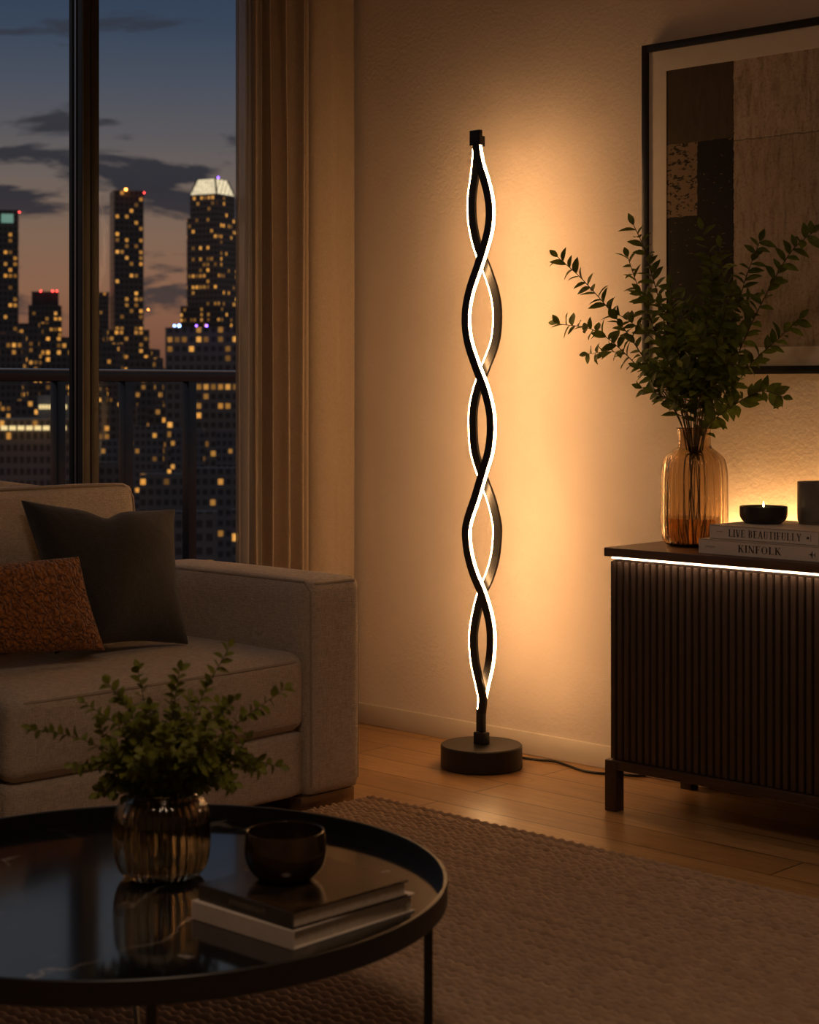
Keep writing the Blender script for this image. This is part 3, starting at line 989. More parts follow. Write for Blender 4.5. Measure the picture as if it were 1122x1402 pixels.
me = bpy.data.meshes.new('area_rug')
me.vertices.add(len(verts)); me.vertices.foreach_set('co', verts.ravel())
me.loops.add(faces.size); me.loops.foreach_set('vertex_index', faces.ravel().astype(np.int32))
me.polygons.add(len(faces)); me.polygons.foreach_set('loop_start', np.arange(0, faces.size, 4, dtype=np.int32))
me.polygons.foreach_set('loop_total', np.full(len(faces), 4, dtype=np.int32))
me.polygons.foreach_set('use_smooth', np.ones(len(faces), dtype=bool))
me.update(); me.validate()
me.materials.append(MAT_RUG)
rug = bpy.data.objects.new('area_rug', me); COL.objects.link(rug)
off = Vector(((RX0 + RX1) / 2, (RY0 + RY1) / 2, 0)); me.transform(Matrix.Translation(-off)); rug.location = off; ORG[rug] = off
tag(rug, 'large chunky woven brown rug under the coffee table', 'rug')

# ================================================================ FLOOR LAMP
DL = 4.868
base_c = at_d(659.5, HZ, DL); base_c.z = 0
lamp = thing('floor_lamp', base_c, 'black floor lamp of two entwined wavy strips with glowing edges', 'lamp')
rt = Vector((CA, SA, 0)); fw = Vector((-SA, CA, 0))
AXX, AXY = Vector((1, 0, 0)), Vector((0, 1, 0))
kl = DL / F_PX
def lp(px, py, toward=0.0): return at_y(px, py, base_c.y - toward)
bm = BM()
RB, HB = 56 * kl, .063
add_lathe(bm, [(0, 0), (RB - .003, 0), (RB, .003), (RB, HB - .003), (RB - .003, HB), (0, HB)], tuple(base_c), 72)
obj('base', bm, MAT_LAMPBLK, lamp, 30)
def lamp_box(name, px0, px1, y0, y1, dep, shift=0.0, bev=.0015):
    """box square to the wall whose front face fills px0..px1"""
    p, q = lp(px0, y0, shift), lp(px1, y1, shift)
    bm = BM(); add_box(bm, (p.x, p.y, q.z), (q.x, p.y + dep, p.z), bev, 2)
    return obj(name, bm, MAT_LAMPBLK, lamp)
lamp_box('collar', 648.5, 662, 1002, 1024, .027, .013)
lamp_box('post', 652, 661.5, 973, 1003, .014, .007)
lamp_box('end_cap', 643, 656.5, 179, 198, .014, .020)
lamp_box('end_cap', 650, 660, 187, 200, .014, .0055)
pA = [(650, 194), (651, 206), (655, 227), (661, 246), (666, 266), (668.5, 287), (667, 312), (660, 340), (652, 365), (641, 398), (635.5, 430), (638, 465), (650, 503), (661, 532), (668.5, 562), (670, 590), (667, 618), (660, 642), (649, 680), (639, 710), (635.8, 730), (638.5, 757), (646, 785), (658, 814), (667, 846), (670, 873), (668, 905), (661, 938), (657.5, 955), (655, 974)]
pB = [(652, 194), (651, 210), (649.5, 228), (647.5, 245), (644.5, 266), (643.8, 287), (646, 312), (653, 340), (664, 367), (675, 400), (679, 430), (676, 467), (663, 503), (652, 532), (646, 560), (645.5, 590), (648, 618), (656, 645), (670, 682), (677.5, 712), (679, 730), (676, 762), (668, 790), (657, 815), (649, 848), (646, 873), (648, 905), (655, 938), (658.5, 957), (657, 976)]
def strand(P, side, toward):
    pts = catmull([lp(px + 2.9, py, tw) for (px, py), tw in zip(P, toward)], 6)
    fr = []
    for i, p in enumerate(pts):
        tg = (pts[min(i + 1, len(pts) - 1)] - pts[max(i - 1, 0)])
        tg = (tg - AXY * tg.dot(AXY)).normalized()
        u = tg.cross(AXY).normalized()
        if u.dot(AXX) < 0: u = -u
        fr.append((u * side, AXY))
    hw, hd = 4.7 * kl / CA, .0040
    wr = .0060 if side < 0 else .0035
    bm = BM(); add_sweep(bm, pts, fr, [(-hw, -hd), (hw - .0012, -hd), (hw - .0012, hd), (-hw, hd)])
    s = obj('strand', bm, MAT_LAMPBLK, lamp, 50)
    e = .0040 if side < 0 else .0012
    bm = BM(); add_sweep(bm, pts[1:-1], fr[1:-1], [(hw - .0012, -hd + .001), (hw + e, -hd + .0015), (hw + e, hd + .0015), (hw - wr, hd + .0015), (hw - wr, hd), (hw - .0012, hd)])
    o = obj('light_strip', bm, MAT_LED, s, 50); o['label'] = 'glowing warm white edge strip'
n = len(pA)
twA = [.011 if py < 860 else .011 - .022 * min(1, (py - 860) / 70) for _, py in pA]
twB = [-.011 if py < 860 else -.011 + .022 * min(1, (py - 860) / 70) for _, py in pB]
strand(pA, 1, twA)
strand(pB, -1, twB)
# cord lying on the floor to the sideboard
cp = [at_z(x, y, .004) for x, y in ((713, 1037), (735, 1040), (758, 1042), (775, 1047), (795, 1054), (815, 1058), (845, 1060), (878, 1062), (900, 1056))]
bm = BM(); add_tube(bm, catmull(cp, 6), .0036, 8); obj('power_cord', bm, MAT_BLACK, lamp, 60)

# ================================================================ SIDEBOARD
BX0, BX1, BYF, BYB, BT = 1.388, 3.19, -.393, -.03, .655
sb = thing('sideboard', ((BX0 + BX1) / 2, (BYF + BYB) / 2, 0), 'dark walnut sideboard with fluted front and lit strip under its top', 'sideboard')
SL = .022; BB = .127
bm = BM(); add_box(bm, (BX0, BYF, BT - SL), (BX1, BYB, BT), .002); obj('top', bm, MAT_WALNUT, sb)
bm = BM(); add_box(bm, (BX0 + .006, BYF + .040, BB), (BX1 - .006, BYB, BT - SL), .002); obj('body', bm, MAT_FLUTE, sb)
bm = BM(); add_box(bm, (BX0 + .022, BYF + .003, BT - SL - .0046), (BX1 - .02, BYF + .009, BT - SL - .0005), .001); obj('light_strip', bm, MAT_SHELF, sb)
# three fluted doors; each flute a rounded slat of the door's own mesh
x0, x1 = BX0 + .006, BX1 - .006
nd = 3; fp = .0206
for d in range(nd):
    a = x0 + (x1 - x0) * d / nd + (.001 if d else 0); b = x0 + (x1 - x0) * (d + 1) / nd - .001
    bm = BM(); add_box(bm, (a, BYF + .030, BB + .001), (b, BYF + .040, BT - SL - .012))
    m = round((b - a) / fp); w = (b - a) / m
    for k in range(m):
        xa = a + w * k
        add_box(bm, (xa + .0022, BYF + .016, BB + .001), (xa + w - .0042, BYF + .032, BT - SL - .012), .0035, 2)
    obj('door', bm, MAT_FLUTE, sb)
bm = BM()
add_box(bm, (BX0, BYF + .006, BB - .023), (BX1, BYF + .036, BB), .0015)
add_box(bm, (BX0, BYB - .03, BB - .023), (BX1, BYB, BB), .0015)
add_box(bm, (BX0, BYF + .036, BB - .023), (BX0 + .03, BYB - .03, BB), .0015)
add_box(bm, (BX1 - .03, BYF + .036, BB - .023), (BX1, BYB - .03, BB), .0015)
obj('base_rail', bm, MAT_LEGW, sb)
for lx in (BX0, BX1 - .034):
    for ly in (BYF + .004, BYB - .034):
        bm = BM(); add_box(bm, (lx, ly, 0), (lx + .034, ly + .034, BB - .001), .0015); obj('leg', bm, MAT_LEGW, sb)
# slim light bar lying behind the books
bm = BM(); add_box(bm, (1.475, -.062, BT), (2.02, -.050, BT + .010), .001)
o = obj('light_bar', bm, MAT_GLOW, None)
tag(o, 'thin warm light bar glowing against the wall behind the white books', 'light')

# ================================================================ AMBER VASE WITH BRANCHES
vc = at_z(951, 746.5, BT)
k = (vc - EYE).dot(fw) / F_PX
def interp_prof(pts, n=6):
    P = catmull([(r, 0, z) for r, z in pts], n)
    return [(max(p.x, 0), p.z) for p in P]
def vase(name, c, outer, th, bot, mat, rib, ribamp, parent, ribz, seg):
    """outer = smooth outside profile bottom to top; double-walled glass"""
    O = interp_prof(outer)
    I = [(max(r - th, .001), max(z, bot)) for r, z in O]
    I2 = []
    for r, z in I[::-1]:
        if I2 and z <= bot + 1e-6 and I2[-1][1] <= bot + 1e-6: continue
        I2.append((r, z))
    bm = BM()
    add_lathe(bm, [(0, 0)] + O, tuple(c), seg, rib, ribamp, ribz)
    add_lathe(bm, [O[-1]] + I2 + [(0, bot)], tuple(c), seg)
    bmesh.ops.remove_doubles(bm, verts=bm.verts[:], dist=.00005)
    return obj(name, bm, mat, parent, 180)
Hv = (747 - 586) * k
vr = 45.5 * k
vs = thing('glass_vase', vc, 'tall ribbed amber glass vase on the sideboard beside the white books', 'vase')
outer = [(vr * .72, 0.0), (vr * .86, .006), (vr * .96, .024), (vr, .06), (vr, Hv * .48), (vr * .985, Hv * .62), (vr * .90, Hv * .735), (vr * .68, Hv * .80), (vr * .53, Hv * .835), (vr * .50, Hv * .87), (vr * .50, Hv * .95), (vr * .535, Hv)]
vase('body', vc, outer, .0035, .008, MAT_AMBER, 36, .0024, vs, lambda z: 1.0 if z < Hv * .72 else max(.0, 1 - (z - Hv * .72) / (Hv * .1)), 288)
bm = BM()
wl = .070
add_lathe(bm, [(0, .0085), (vr * .70, .0085), (vr * .86, .016), (vr * .93, .03), (vr - .0062, .06), (vr - .0062, wl), (0, wl)], tuple(vc), 64)
obj('water', bm, MAT_WATER, vs, 40)

def leaf(bm, p, d, n, L, Wd, curl=.15, _=None):
    d = d.normalized(); s = d.cross(n)
    if s.length < 1e-4: s = d.orthogonal()
    s.normalize(); n = s.cross(d).normalized()
    ts = (0.0, .12, .32, .56, .80, 1.0); ws = (.10, .55, .95, 1.0, .58, 0.0)
    mid, lf, rg = [], [], []
    for t_, w_ in zip(ts, ws):
        c = p + d * (L * t_) - n * (curl * L * t_ * t_)
        mid.append(bm.verts.new(c))
        if w_ > 0:
            lf.append(bm.verts.new(c + s * (w_ * Wd / 2) + n * (w_ * Wd * .16)))
            rg.append(bm.verts.new(c - s * (w_ * Wd / 2) + n * (w_ * Wd * .16)))
    for i in range(len(ts) - 2):
        bm.faces.new((mid[i], mid[i + 1], lf[i + 1], lf[i]))
        bm.faces.new((mid[i + 1], mid[i], rg[i], rg[i + 1]))
    i = len(ts) - 2
    bm.faces.new((mid[i], mid[i + 1], lf[i])); bm.faces.new((mid[i + 1], mid[i], rg[i]))

def branch(name, pts, label, group, L, Wd, spacing, f0, mat, smat, r0, seed, side_twigs=0):
    r_ = random.Random(seed)
    path = catmull(pts, 7)
    sm, lm = BM(), BM()
    add_tube(sm, path, r0, 6, r0 * .45)
    def leaves_on(path, f0, sp, scale=1.0):
        cum = [0]
        for a, b in zip(path, path[1:]): cum.append(cum[-1] + (b - a).length)
        tot = cum[-1]; s = tot * f0; k = 0
        base_ang = r_.uniform(0, 3.14)
        view = (EYE - path[len(path) // 2]).normalized()
        while s < tot * .995:
            i = max(j for j in range(len(cum)) if cum[j] <= s); i = min(i, len(path) - 2)
            f = (s - cum[i]) / max(cum[i + 1] - cum[i], 1e-6)
            p = path[i].lerp(path[i + 1], f); tg = (path[i + 1] - path[i]).normalized()
            sd = tg.cross(view).normalized()
            ang = (0 if k % 2 else math.pi) + r_.gauss(0, .75)
            out = sd * math.cos(ang) + tg.cross(sd) * math.sin(ang)
            rise = r_.uniform(.35, 1.0)
            d = out + tg * rise + Vector((0, 0, r_.uniform(-.15, .2)))
            nn = (tg * 1.0 - out * .4 + view * r_.uniform(.4, 1.5) + Vector((r_.gauss(0, .3), r_.gauss(0, .3), r_.gauss(0, .3) + .3)))
            sc = scale * r_.uniform(.72, 1.12) * (1.0 if s < tot * .8 else .92)
            leaf(lm, p, d, nn, L * sc, Wd * sc, r_.uniform(.0, .35))
            s += sp * r_.uniform(.7, 1.25); k += 1
        p = path[-1]; tg = (path[-1] - path[-2]).normalized()
        leaf(lm, p, tg, view + Vector((0, 0, .3)), L * .75 * scale, Wd * .7 * scale, .05)
    leaves_on(path, f0, spacing)
    for q in range(side_twigs):
        i = int(len(path) * r_.uniform(max(f0, .3), .78)); p = path[i]
        tg = (path[min(i + 1, len(path) - 1)] - path[i - 1]).normalized()
        view = (EYE - p).normalized(); sd = tg.cross(view).normalized() * (1 if q % 2 else -1)
        ln = r_.uniform(.045, .10) * (L / .034)
        e = p + (tg * r_.uniform(.6, 1.0) + sd * r_.uniform(.4, .9) + view * r_.uniform(-.4, .4)).normalized() * ln
        tw = catmull([p, p.lerp(e, .5) + Vector((0, 0, .004)), e], 6)
        add_tube(sm, tw, r0 * .5, 5, r0 * .3)
        leaves_on(tw, .2, spacing * .85, .9)
    root = thing(name, tuple(path[0]), label, 'branch', group)
    obj('stem', sm, smat, root, 60)
    obj('leaves', lm, mat, root, 180)
    return root

YV = vc.y
MG_ = 'short branches in the middle of the amber vase'
def vpt(px, py, dy=0.0):
    p = at_y(px, py, YV + dy)
    if p.y > -.035: p = at_y(px, py, -.035)
    return p
G1 = 'leafy branches in the amber vase'
def vb(tip, mids, label, dy, seed, foot, neck, tw=2, f0=.40, sp=.0115, grp=G1):
    """foot and neck are offsets (cm) inside the vase"""
    b0 = vc + rt * foot[0] * .01 - fw * foot[1] * .01 + Vector((0, 0, .012))
    rs_ = random.Random(seed * 7)
    b1 = vc + rt * (foot[0] * .42 + neck[0] * .55 + rs_.uniform(-.9, .9)) * .01 - fw * (foot[1] * .4 + neck[1] * .3) * .01 + Vector((0, 0, Hv * .5))
    if grp == MG_:
        b0 = vc + rt * neck[0] * .004 - fw * neck[1] * .004 + Vector((0, 0, Hv * .72))
    b2 = vc + rt * neck[0] * .01 - fw * neck[1] * .01 + Vector((0, 0, Hv * .90))
    n_ = len(mids) + 1
    outp = [vpt(x, y, dy * (i + 1) / n_) for i, (x, y) in enumerate(mids + [tip])]
    branch('leafy_branch', ([b0, b2] if grp == MG_ else [b0, b1, b2]) + outp, label, grp, .045, .0225, sp, f0, MAT_LEAF, MAT_STEM, .0021, seed, tw)
vb((764, 352), [(912, 540), (855, 450), (803, 388)], 'branch in the amber vase reaching highest to the left over bare wall', -.05, 1, (3, 0), (-2, .4), 1)
vb((763, 443), [(925, 562), (880, 508), (820, 455)], 'branch in the amber vase reaching lowest to the left over bare wall', .04, 2, (3.5, 1), (-2.3, -.4), 1)
vb((868, 308), [(925, 510), (905, 420), (884, 345)], 'tallest branch in the amber vase, crossing the left picture frame edge', -.08, 3, (2, -1.5), (-1.3, 1), 2)
vb((860, 352), [(922, 520), (892, 440), (873, 390)], 'shorter branch left of the tallest one in the amber vase', .06, 4, (1.5, 1.5), (-1.4, -1), 2)
vb((962, 315), [(952, 500), (972, 420), (975, 365)], 'upright pale green branch in the amber vase before the dark painted panel', -.10, 5, (-1, -2), (.2, 1.4), 2)
vb((986, 338), [(960, 505), (985, 430), (990, 380)], 'upright branch just right of the pale green one in the amber vase', .05, 6, (-1.5, 1.5), (.3, -.5), 3)
vb((1041, 330), [(968, 530), (1003, 440), (1022, 380)], 'branch in the amber vase with its tip before the beige half of the picture', -.06, 7, (-2.5, 0), (1.2, .8), 1)
vb((1113, 318), [(985, 545), (1035, 432), (1080, 350)], 'longest branch in the amber vase, reaching the top right', -.12, 8, (-3, .5), (2, .3), 1)
vb((1095, 436), [(985, 560), (1030, 498), (1068, 462)], 'branch in the amber vase reaching right under the longest one', .03, 9, (-3.5, -1), (2.2, -.5), 1)
vb((1073, 543), [(975, 578), (1005, 555), (1042, 536)], 'lowest right branch in the amber vase, below the picture frame', -.10, 10, (-2, -2), (2.3, .8), 1, .5)
ML = 'short bushy branch in the crowded middle of the amber vase'
MG = MG_
vb((918, 392), [(935, 525), (925, 450)], ML, -.12, 11, (1, -2.5), (-.8, 1.2), 3, .40, .0125, MG)
vb((945, 425), [(945, 535), (948, 470)], ML, .08, 12, (.5, 2.5), (-.4, -1), 3, .40, .0125, MG)
vb((1003, 398), [(963, 530), (985, 455)], ML, -.14, 13, (-1, -2.6), (.8, 1.3), 3, .40, .0125, MG)
vb((985, 470), [(958, 545), (972, 500)], ML, -.16, 14, (-.5, -3), (.4, 1.6), 4, .40, .0115, MG)
vb((905, 475), [(935, 545), (920, 505)], ML, -.15, 15, (2, -2.8), (-1, 1.5), 4, .40, .0115, MG)
vb((1020, 455), [(968, 550), (998, 500)], ML, .02, 16, (-2.2, 1), (1.3, -.3), 3, .42, .0125, MG)
vb((888, 425), [(928, 545), (905, 480)], ML, .06, 17, (2.4, 1.4), (-1.5, -.9), 3, .42, .0125, MG)
vb((965, 385), [(953, 520), (962, 450)], ML, .09, 18, (-.2, 2.6), (.1, -1.4), 3, .40, .0125, MG)

# ================================================================ BOOKS WITH SERIF TITLES
def q_(bm, pts): bm.faces.new([bm.verts.new(Vector((x, y, 0))) for x, y in pts])
TH, TN = .165, .055
def glyph(bm, ch, x0):
    """draws one high-contrast capital at x0, height 1; returns its advance"""
    def bar(x, w=TH, y0=0, y1=1): q_(bm, [(x0 + x, y0), (x0 + x + w, y0), (x0 + x + w, y1), (x0 + x, y1)])
    def hz(xa, xb, y, t_=TN): q_(bm, [(x0 + xa, y), (x0 + xb, y), (x0 + xb, y + t_), (x0 + xa, y + t_)])
    def serif(x, w, y): hz(x - .075, x + w + .075, y)
    def stem(x, w=TH): bar(x, w); serif(x, w, 0); serif(x, w, 1 - TN)
    def diag(xa, ya, xb, yb, w): q_(bm, [(x0 + xa - w / 2, ya), (x0 + xa + w / 2, ya), (x0 + xb + w / 2, yb), (x0 + xb - w / 2, yb)])
    def arc(cx, cy, rx, ry, a0, a1, thick, thin=TN, n=18):
        for k in range(n):
            f0_, f1_ = a0 + (a1 - a0) * k / n, a0 + (a1 - a0) * (k + 1) / n
            P = []
            for a in (f0_, f1_):
                w = thin + (thick - thin) * abs(math.cos(a)) ** 1.5
                P.append(((cx + rx * math.cos(a), cy + ry * math.sin(a)), (cx + (rx - w) * math.cos(a), cy + (ry - (thin if abs(math.sin(a)) > .2 else w)) * math.sin(a))))
            q_(bm, [(x0 + P[0][0][0], P[0][0][1]), (x0 + P[1][0][0], P[1][0][1]), (x0 + P[1][1][0], P[1][1][1]), (x0 + P[0][1][0], P[0][1][1])])
    pi = math.pi
    if ch == ' ': return .34
    if ch == 'L': stem(.08); hz(.2, .60, 0); q_(bm, [(x0 + .57, 0), (x0 + .61, 0), (x0 + .61, .24), (x0 + .585, .24)]); return .68
    if ch == 'I': stem(.08); return .33
    if ch == 'V': diag(.10, 1, .36, 0, TH); diag(.62, 1, .40, 0, TN * 1.3); hz(0, .24, 1 - TN); hz(.52, .74, 1 - TN); return .74
    if ch in 'EF':
        stem(.08); hz(.2, .58, 1 - TN); hz(.2, .46, .49); q_(bm, [(x0 + .55, 1), (x0 + .59, 1), (x0 + .59, .78), (x0 + .57, .78)])
        q_(bm, [(x0 + .44, .41), (x0 + .475, .41), (x0 + .475, .60), (x0 + .44, .60)])
        if ch == 'E': hz(.2, .60, 0); q_(bm, [(x0 + .57, 0), (x0 + .61, 0), (x0 + .61, .24), (x0 + .585, .24)])
        return .67
    if ch == 'B':
        stem(.08); hz(.2, .38, 1 - TN); hz(.2, .40, .50); hz(.2, .40, 0)
        arc(.36, .755, .22, .245, -pi / 2, pi / 2, TH); arc(.38, .27, .25, .27, -pi / 2, pi / 2, TH); return .70
    if ch == 'A': diag(.36, 1, .12, 0, TN * 1.3); diag(.38, 1, .64, 0, TH); hz(.2, .53, .33); hz(0, .22, 0); hz(.50, .78, 0); return .78
    if ch == 'U': bar(.08, TH, .25, 1); serif(.08, TH, 1 - TN); bar(.56, TN * 1.2, .25, 1); serif(.55, TN, 1 - TN); arc(.345, .27, .265, .28, pi, 2 * pi, .09); return .74
    if ch == 'T': stem(.27); hz(0, .68, 1 - TN); q_(bm, [(x0, 1), (x0 + .04, 1), (x0 + .02, .78), (x0, .78)]); q_(bm, [(x0 + .64, 1), (x0 + .68, 1), (x0 + .68, .78), (x0 + .66, .78)]); return .72
    if ch == 'Y': diag(.10, 1, .33, .45, TH); diag(.62, 1, .38, .45, TN * 1.3); bar(.28, TH, 0, .48); serif(.28, TH, 0); hz(0, .24, 1 - TN); hz(.52, .74, 1 - TN); return .74
    if ch == 'K': stem(.08); diag(.62, 1, .22, .42, TN * 1.3); diag(.34, .60, .64, 0, TH); hz(.50, .74, 1 - TN); hz(.50, .78, 0); return .78
    if ch == 'N': bar(.10, TN * 1.2); hz(0, .2, 1 - TN); hz(.02, .22, 0); diag(.14, 1, .66, 0, TH); bar(.66, TN * 1.2); hz(.57, .79, 1 - TN); return .82
    if ch == 'O': arc(.40, .5, .38, .51, 0, 2 * pi, TH, TN, 40); return .82
    return .4
def text_on_spine(word, xc, y, zc, height, width, parent, name='title'):
    """capitals standing on a spine that faces -y, centred at xc, squeezed to the given width"""
    t_ = BM(); x = 0
    for ch in word: x += glyph(t_, ch, x) + .10
    x -= .10
    sx = width / x
    for v in t_.verts:
        v.co = Vector((xc + (v.co.x - x / 2) * sx, y, zc + (v.co.y - .5) * height))
    g = bmesh.ops.extrude_face_region(t_, geom=t_.faces[:])
    for v in [e for e in g['geom'] if isinstance(e, bmesh.types.BMVert)]: v.co.y += .0006
    return obj(name, t_, MAT_INK, parent, 0)
def book(name, lo_, hi, label, cover, spine='-y', group=None, rz=0.0, ctr=None, th=.0025):
    """hardback lying flat: cover boards and spine wrap a page block"""
    M = None
    if rz:
        c = Vector(((lo_[0] + hi[0]) / 2, (lo_[1] + hi[1]) / 2, 0)); M = Matrix.Translation(c) @ Matrix.Rotation(rz, 4, 'Z') @ Matrix.Translation(-c)
    t_ = thing(name, ((lo_[0] + hi[0]) / 2, (lo_[1] + hi[1]) / 2, lo_[2]), label, 'book', group)
    bm = BM()
    add_box(bm, lo_, (hi[0], hi[1], lo_[2] + th), .0006, 1, M)
    add_box(bm, (lo_[0], lo_[1], hi[2] - th), hi, .0006, 1, M)
    add_box(bm, lo_, (hi[0], lo_[1] + th * 1.4, hi[2]), .0008, 1, M)
    obj('cover', bm, cover, t_)
    bm = BM(); add_box(bm, (lo_[0] + .004, lo_[1] + th, lo_[2] + th), (hi[0] - .004, hi[1] - .004, hi[2] - th), 0, 1, M); obj('pages', bm, MAT_PAGES, t_)
    return t_, M
BF = -.372
z1 = BT + .0365
xa = at_y(957, 740, BF).x; xb = at_y(1127, 750, BF).x
bk, _ = book('book', (xa, BF, BT), (xb, -.09, z1), 'lower white hardback of the two on the sideboard, seven-letter title', MAT_PAPER_W)
k_ = 4.15 / F_PX
def spine_x(px, py, y): return at_y(px, py, y).x
xm = (spine_x(1011, 750, BF) + spine_x(1070, 752, BF)) / 2
text_on_spine('KINFOLK', xm, BF - .0004, (BT + z1) / 2 + .001, .0170, spine_x(1070, 752, BF) - spine_x(1011, 750, BF), bk)
def scribble(xc, y, zc, w, h, parent, seed):
    r_ = random.Random(seed); pts = []
    for k in range(15):
        pts.append((xc - w / 2 + w * k / 14 + r_.uniform(-.2, .2) * w / 14, y, zc + h * (.5 if k in (0, 8, 12) else .2) * (1 if k % 2 else -1) * r_.uniform(.5, 1)))
    bm = BM(); add_tube(bm, catmull(pts, 4), .00035, 4); return obj('small_script', bm, MAT_INK, parent)
scribble(spine_x(973, 748, BF), BF, (BT + z1) / 2 + .001, .026, .009, bk, 3)
def emblem_bird(xc, y, zc, s, parent):
    bm = BM()
    q_(bm, [(-1, 0), (-.2, .22), (.1, 1), (.25, 1), (.2, .1), (.5, 0), (.2, -.1), (.25, -1), (.1, -1), (-.2, -.22)])
    q_(bm, [(.4, .07), (1.0, .07), (1.0, -.07), (.4, -.07)])
    q_(bm, [(.85, .07), (1.15, .55), (1.28, .5), (1.05, 0), (1.28, -.5), (1.15, -.55), (.85, -.07)])
    for v in bm.verts: v.co = Vector((xc + v.co.x * s, y, zc + v.co.y * s))
    g = bmesh.ops.extrude_face_region(bm, geom=bm.faces[:])
    for v in [e for e in g['geom'] if isinstance(e, bmesh.types.BMVert)]: v.co.y += .0006
    return obj('emblem', bm, MAT_INK, parent, 0)
emblem_bird(spine_x(1112, 760, BF), BF - .0004, (BT + z1) / 2 - .001, .0080, bk)
BF2 = -.358
z2 = z1 + .0335
xa2 = at_y(972, 728, BF2).x; xb2 = at_y(1121, 735, BF2).x
bk2, _ = book('book', (xa2, BF2, z1), (xb2, -.11, z2), 'upper white hardback of the two on the sideboard, two-word title', MAT_PAPER_W)
xL, xR_ = spine_x(998, 728, BF2), spine_x(1098, 735, BF2)
text_on_spine('LIVE BEAUTIFULLY', (xL + xR_) / 2, BF2 - .0004, (z1 + z2) / 2, .0172, xR_ - xL, bk2)
scribble(spine_x(986, 727, BF2), BF2, (z1 + z2) / 2 + .002, .016, .004, bk2, 5)
bm = BM()
xe = spine_x(1108, 737, BF2)
for (a, b, c, d) in ((-.006, .001, -.0016, .0016), (.0048, .0058, -.0075, .0065), (-.0035, -.0005, -.0028, .003)):
    add_box(bm, (xe + a, BF2 - .0004, (z1 + z2) / 2 + c), (xe + b, BF2 + .001, (z1 + z2) / 2 + d))
obj('emblem', bm, MAT_INK, bk2, 0)

# candle dish on the upper book
cc = at_z(1046, 716.5, z2)
kd = (cc - EYE).dot(fw) / F_PX
rd = 32.3 * kd; hd_ = 23 * kd
t = thing('candle_dish', cc, 'low black candle dish with a small flame on the white books', 'candle')
bm = BM()
add_lathe(bm, interp_prof([(0.001, 0), (rd * .62, 0), (rd * .80, hd_ * .07), (rd * .95, hd_ * .28), (rd, hd_ * .55), (rd, hd_ * .97), (rd * .98, hd_), (rd * .94, hd_ * .97), (rd * .93, hd_ * .8)], 5) + [(rd * .90, hd_ * .72), (0, hd_ * .72)], tuple(cc), 72)
obj('dish', bm, MAT_DISH, t, 60)
bm = BM(); add_lathe(bm, [(0, hd_ * .70), (rd * .91, hd_ * .70), (rd * .91, hd_ * .80), (0, hd_ * .79)], tuple(cc), 48); obj('wax', bm, MAT_WAX, t)
bm = BM(); add_tube(bm, [cc + Vector((0, 0, hd_ * .75)), cc + Vector((0, 0, hd_ * 1.02))], .0009, 6); obj('wick', bm, MAT_INK, t)
bm = BM(); add_lathe(bm, [(0, hd_ * .95), (.0014, hd_ * .99), (.0019, hd_ * 1.07), (.0014, hd_ * 1.18), (.0005, hd_ * 1.28), (0, hd_ * 1.31)], tuple(cc), 16); obj('flame', bm, MAT_FLAME, t)

# stone candle jar at the picture's right edge
jr = .058
pj = at_z(1126, 717, z2)
t = thing('candle_jar', pj, 'tall grey candle jar on the right end of the white books', 'candle')
hj = 56 * (pj - EYE).dot(fw) / F_PX
bm = BM(); add_lathe(bm, interp_prof([(.001, 0), (jr * .86, 0), (jr * .95, .004), (jr, .014), (jr, hj * .5), (jr, hj - .002), (jr - .002, hj), (jr - .005, hj - .002), (jr - .005, hj - .02)], 5) + [(0, hj - .02)], tuple(pj), 72); obj('jar', bm, MAT_JAR, t, 60)
bm = BM(); add_lathe(bm, [(0, hj - .021), (jr - .006, hj - .021), (jr - .006, hj - .012), (0, hj - .012)], tuple(pj), 48); obj('wax', bm, MAT_WAX, t)
bm = BM(); add_tube(bm, [pj + Vector((0, 0, hj - .015)), pj + Vector((.0, 0, hj + .008))], .0009, 6); obj('wick', bm, MAT_INK, t)

# ================================================================ FRAMED PICTURE
def on_wall(px, py, y=0.0): return at_y(px, py, y)
fa = on_wall(880, 63, -.03); fb = on_wall(880, 514, -.03)
FX0, FZ1 = fa.x, fa.z
FZ0 = on_wall(1060, 512, -.03).z
FX1 = FX0 + 1.02
fwid = on_wall(888.5, 90, -.03).x - FX0
t = thing('framed_picture', ((FX0 + FX1) / 2, -.015, FZ0), 'large black framed abstract print in dark brown and beige on the wall', 'picture')
bm = BM()
fy0, fy1 = -.034, -.002
add_box(bm, (FX0, fy0, FZ0), (FX0 + fwid, fy1, FZ1), .0012)
add_box(bm, (FX1 - fwid, fy0, FZ0), (FX1, fy1, FZ1), .0012)
add_box(bm, (FX0 + fwid - .001, fy0, FZ1 - fwid), (FX1 - fwid + .001, fy1, FZ1), .0012)
add_box(bm, (FX0 + fwid - .001, fy0, FZ0), (FX1 - fwid + .001, fy1, FZ0 + fwid), .0012)
obj('frame', bm, MAT_PFRAME, t)
AX0 = on_wall(913, 100, -.026).x; AZ1 = on_wall(913, 97, -.026).z; AZ0 = on_wall(1060, 475, -.026).z
AX1 = FX1 - (AX0 - FX0)
bm = BM()
my0, my1 = -.0275, -.006
add_box(bm, (FX0 + .006, my0, FZ0 + .006), (AX0, my1, FZ1 - .006))
add_box(bm, (AX1, my0, FZ0 + .006), (FX1 - .006, my1, FZ1 - .006))
add_box(bm, (AX0, my0, AZ1), (AX1, my1, FZ1 - .006))
add_box(bm, (AX0, my0, FZ0 + .006), (AX1, my1, AZ0))
obj('mount', bm, MAT_MAT, t, 0)
XSPL = on_wall(1005, 250, -.026).x
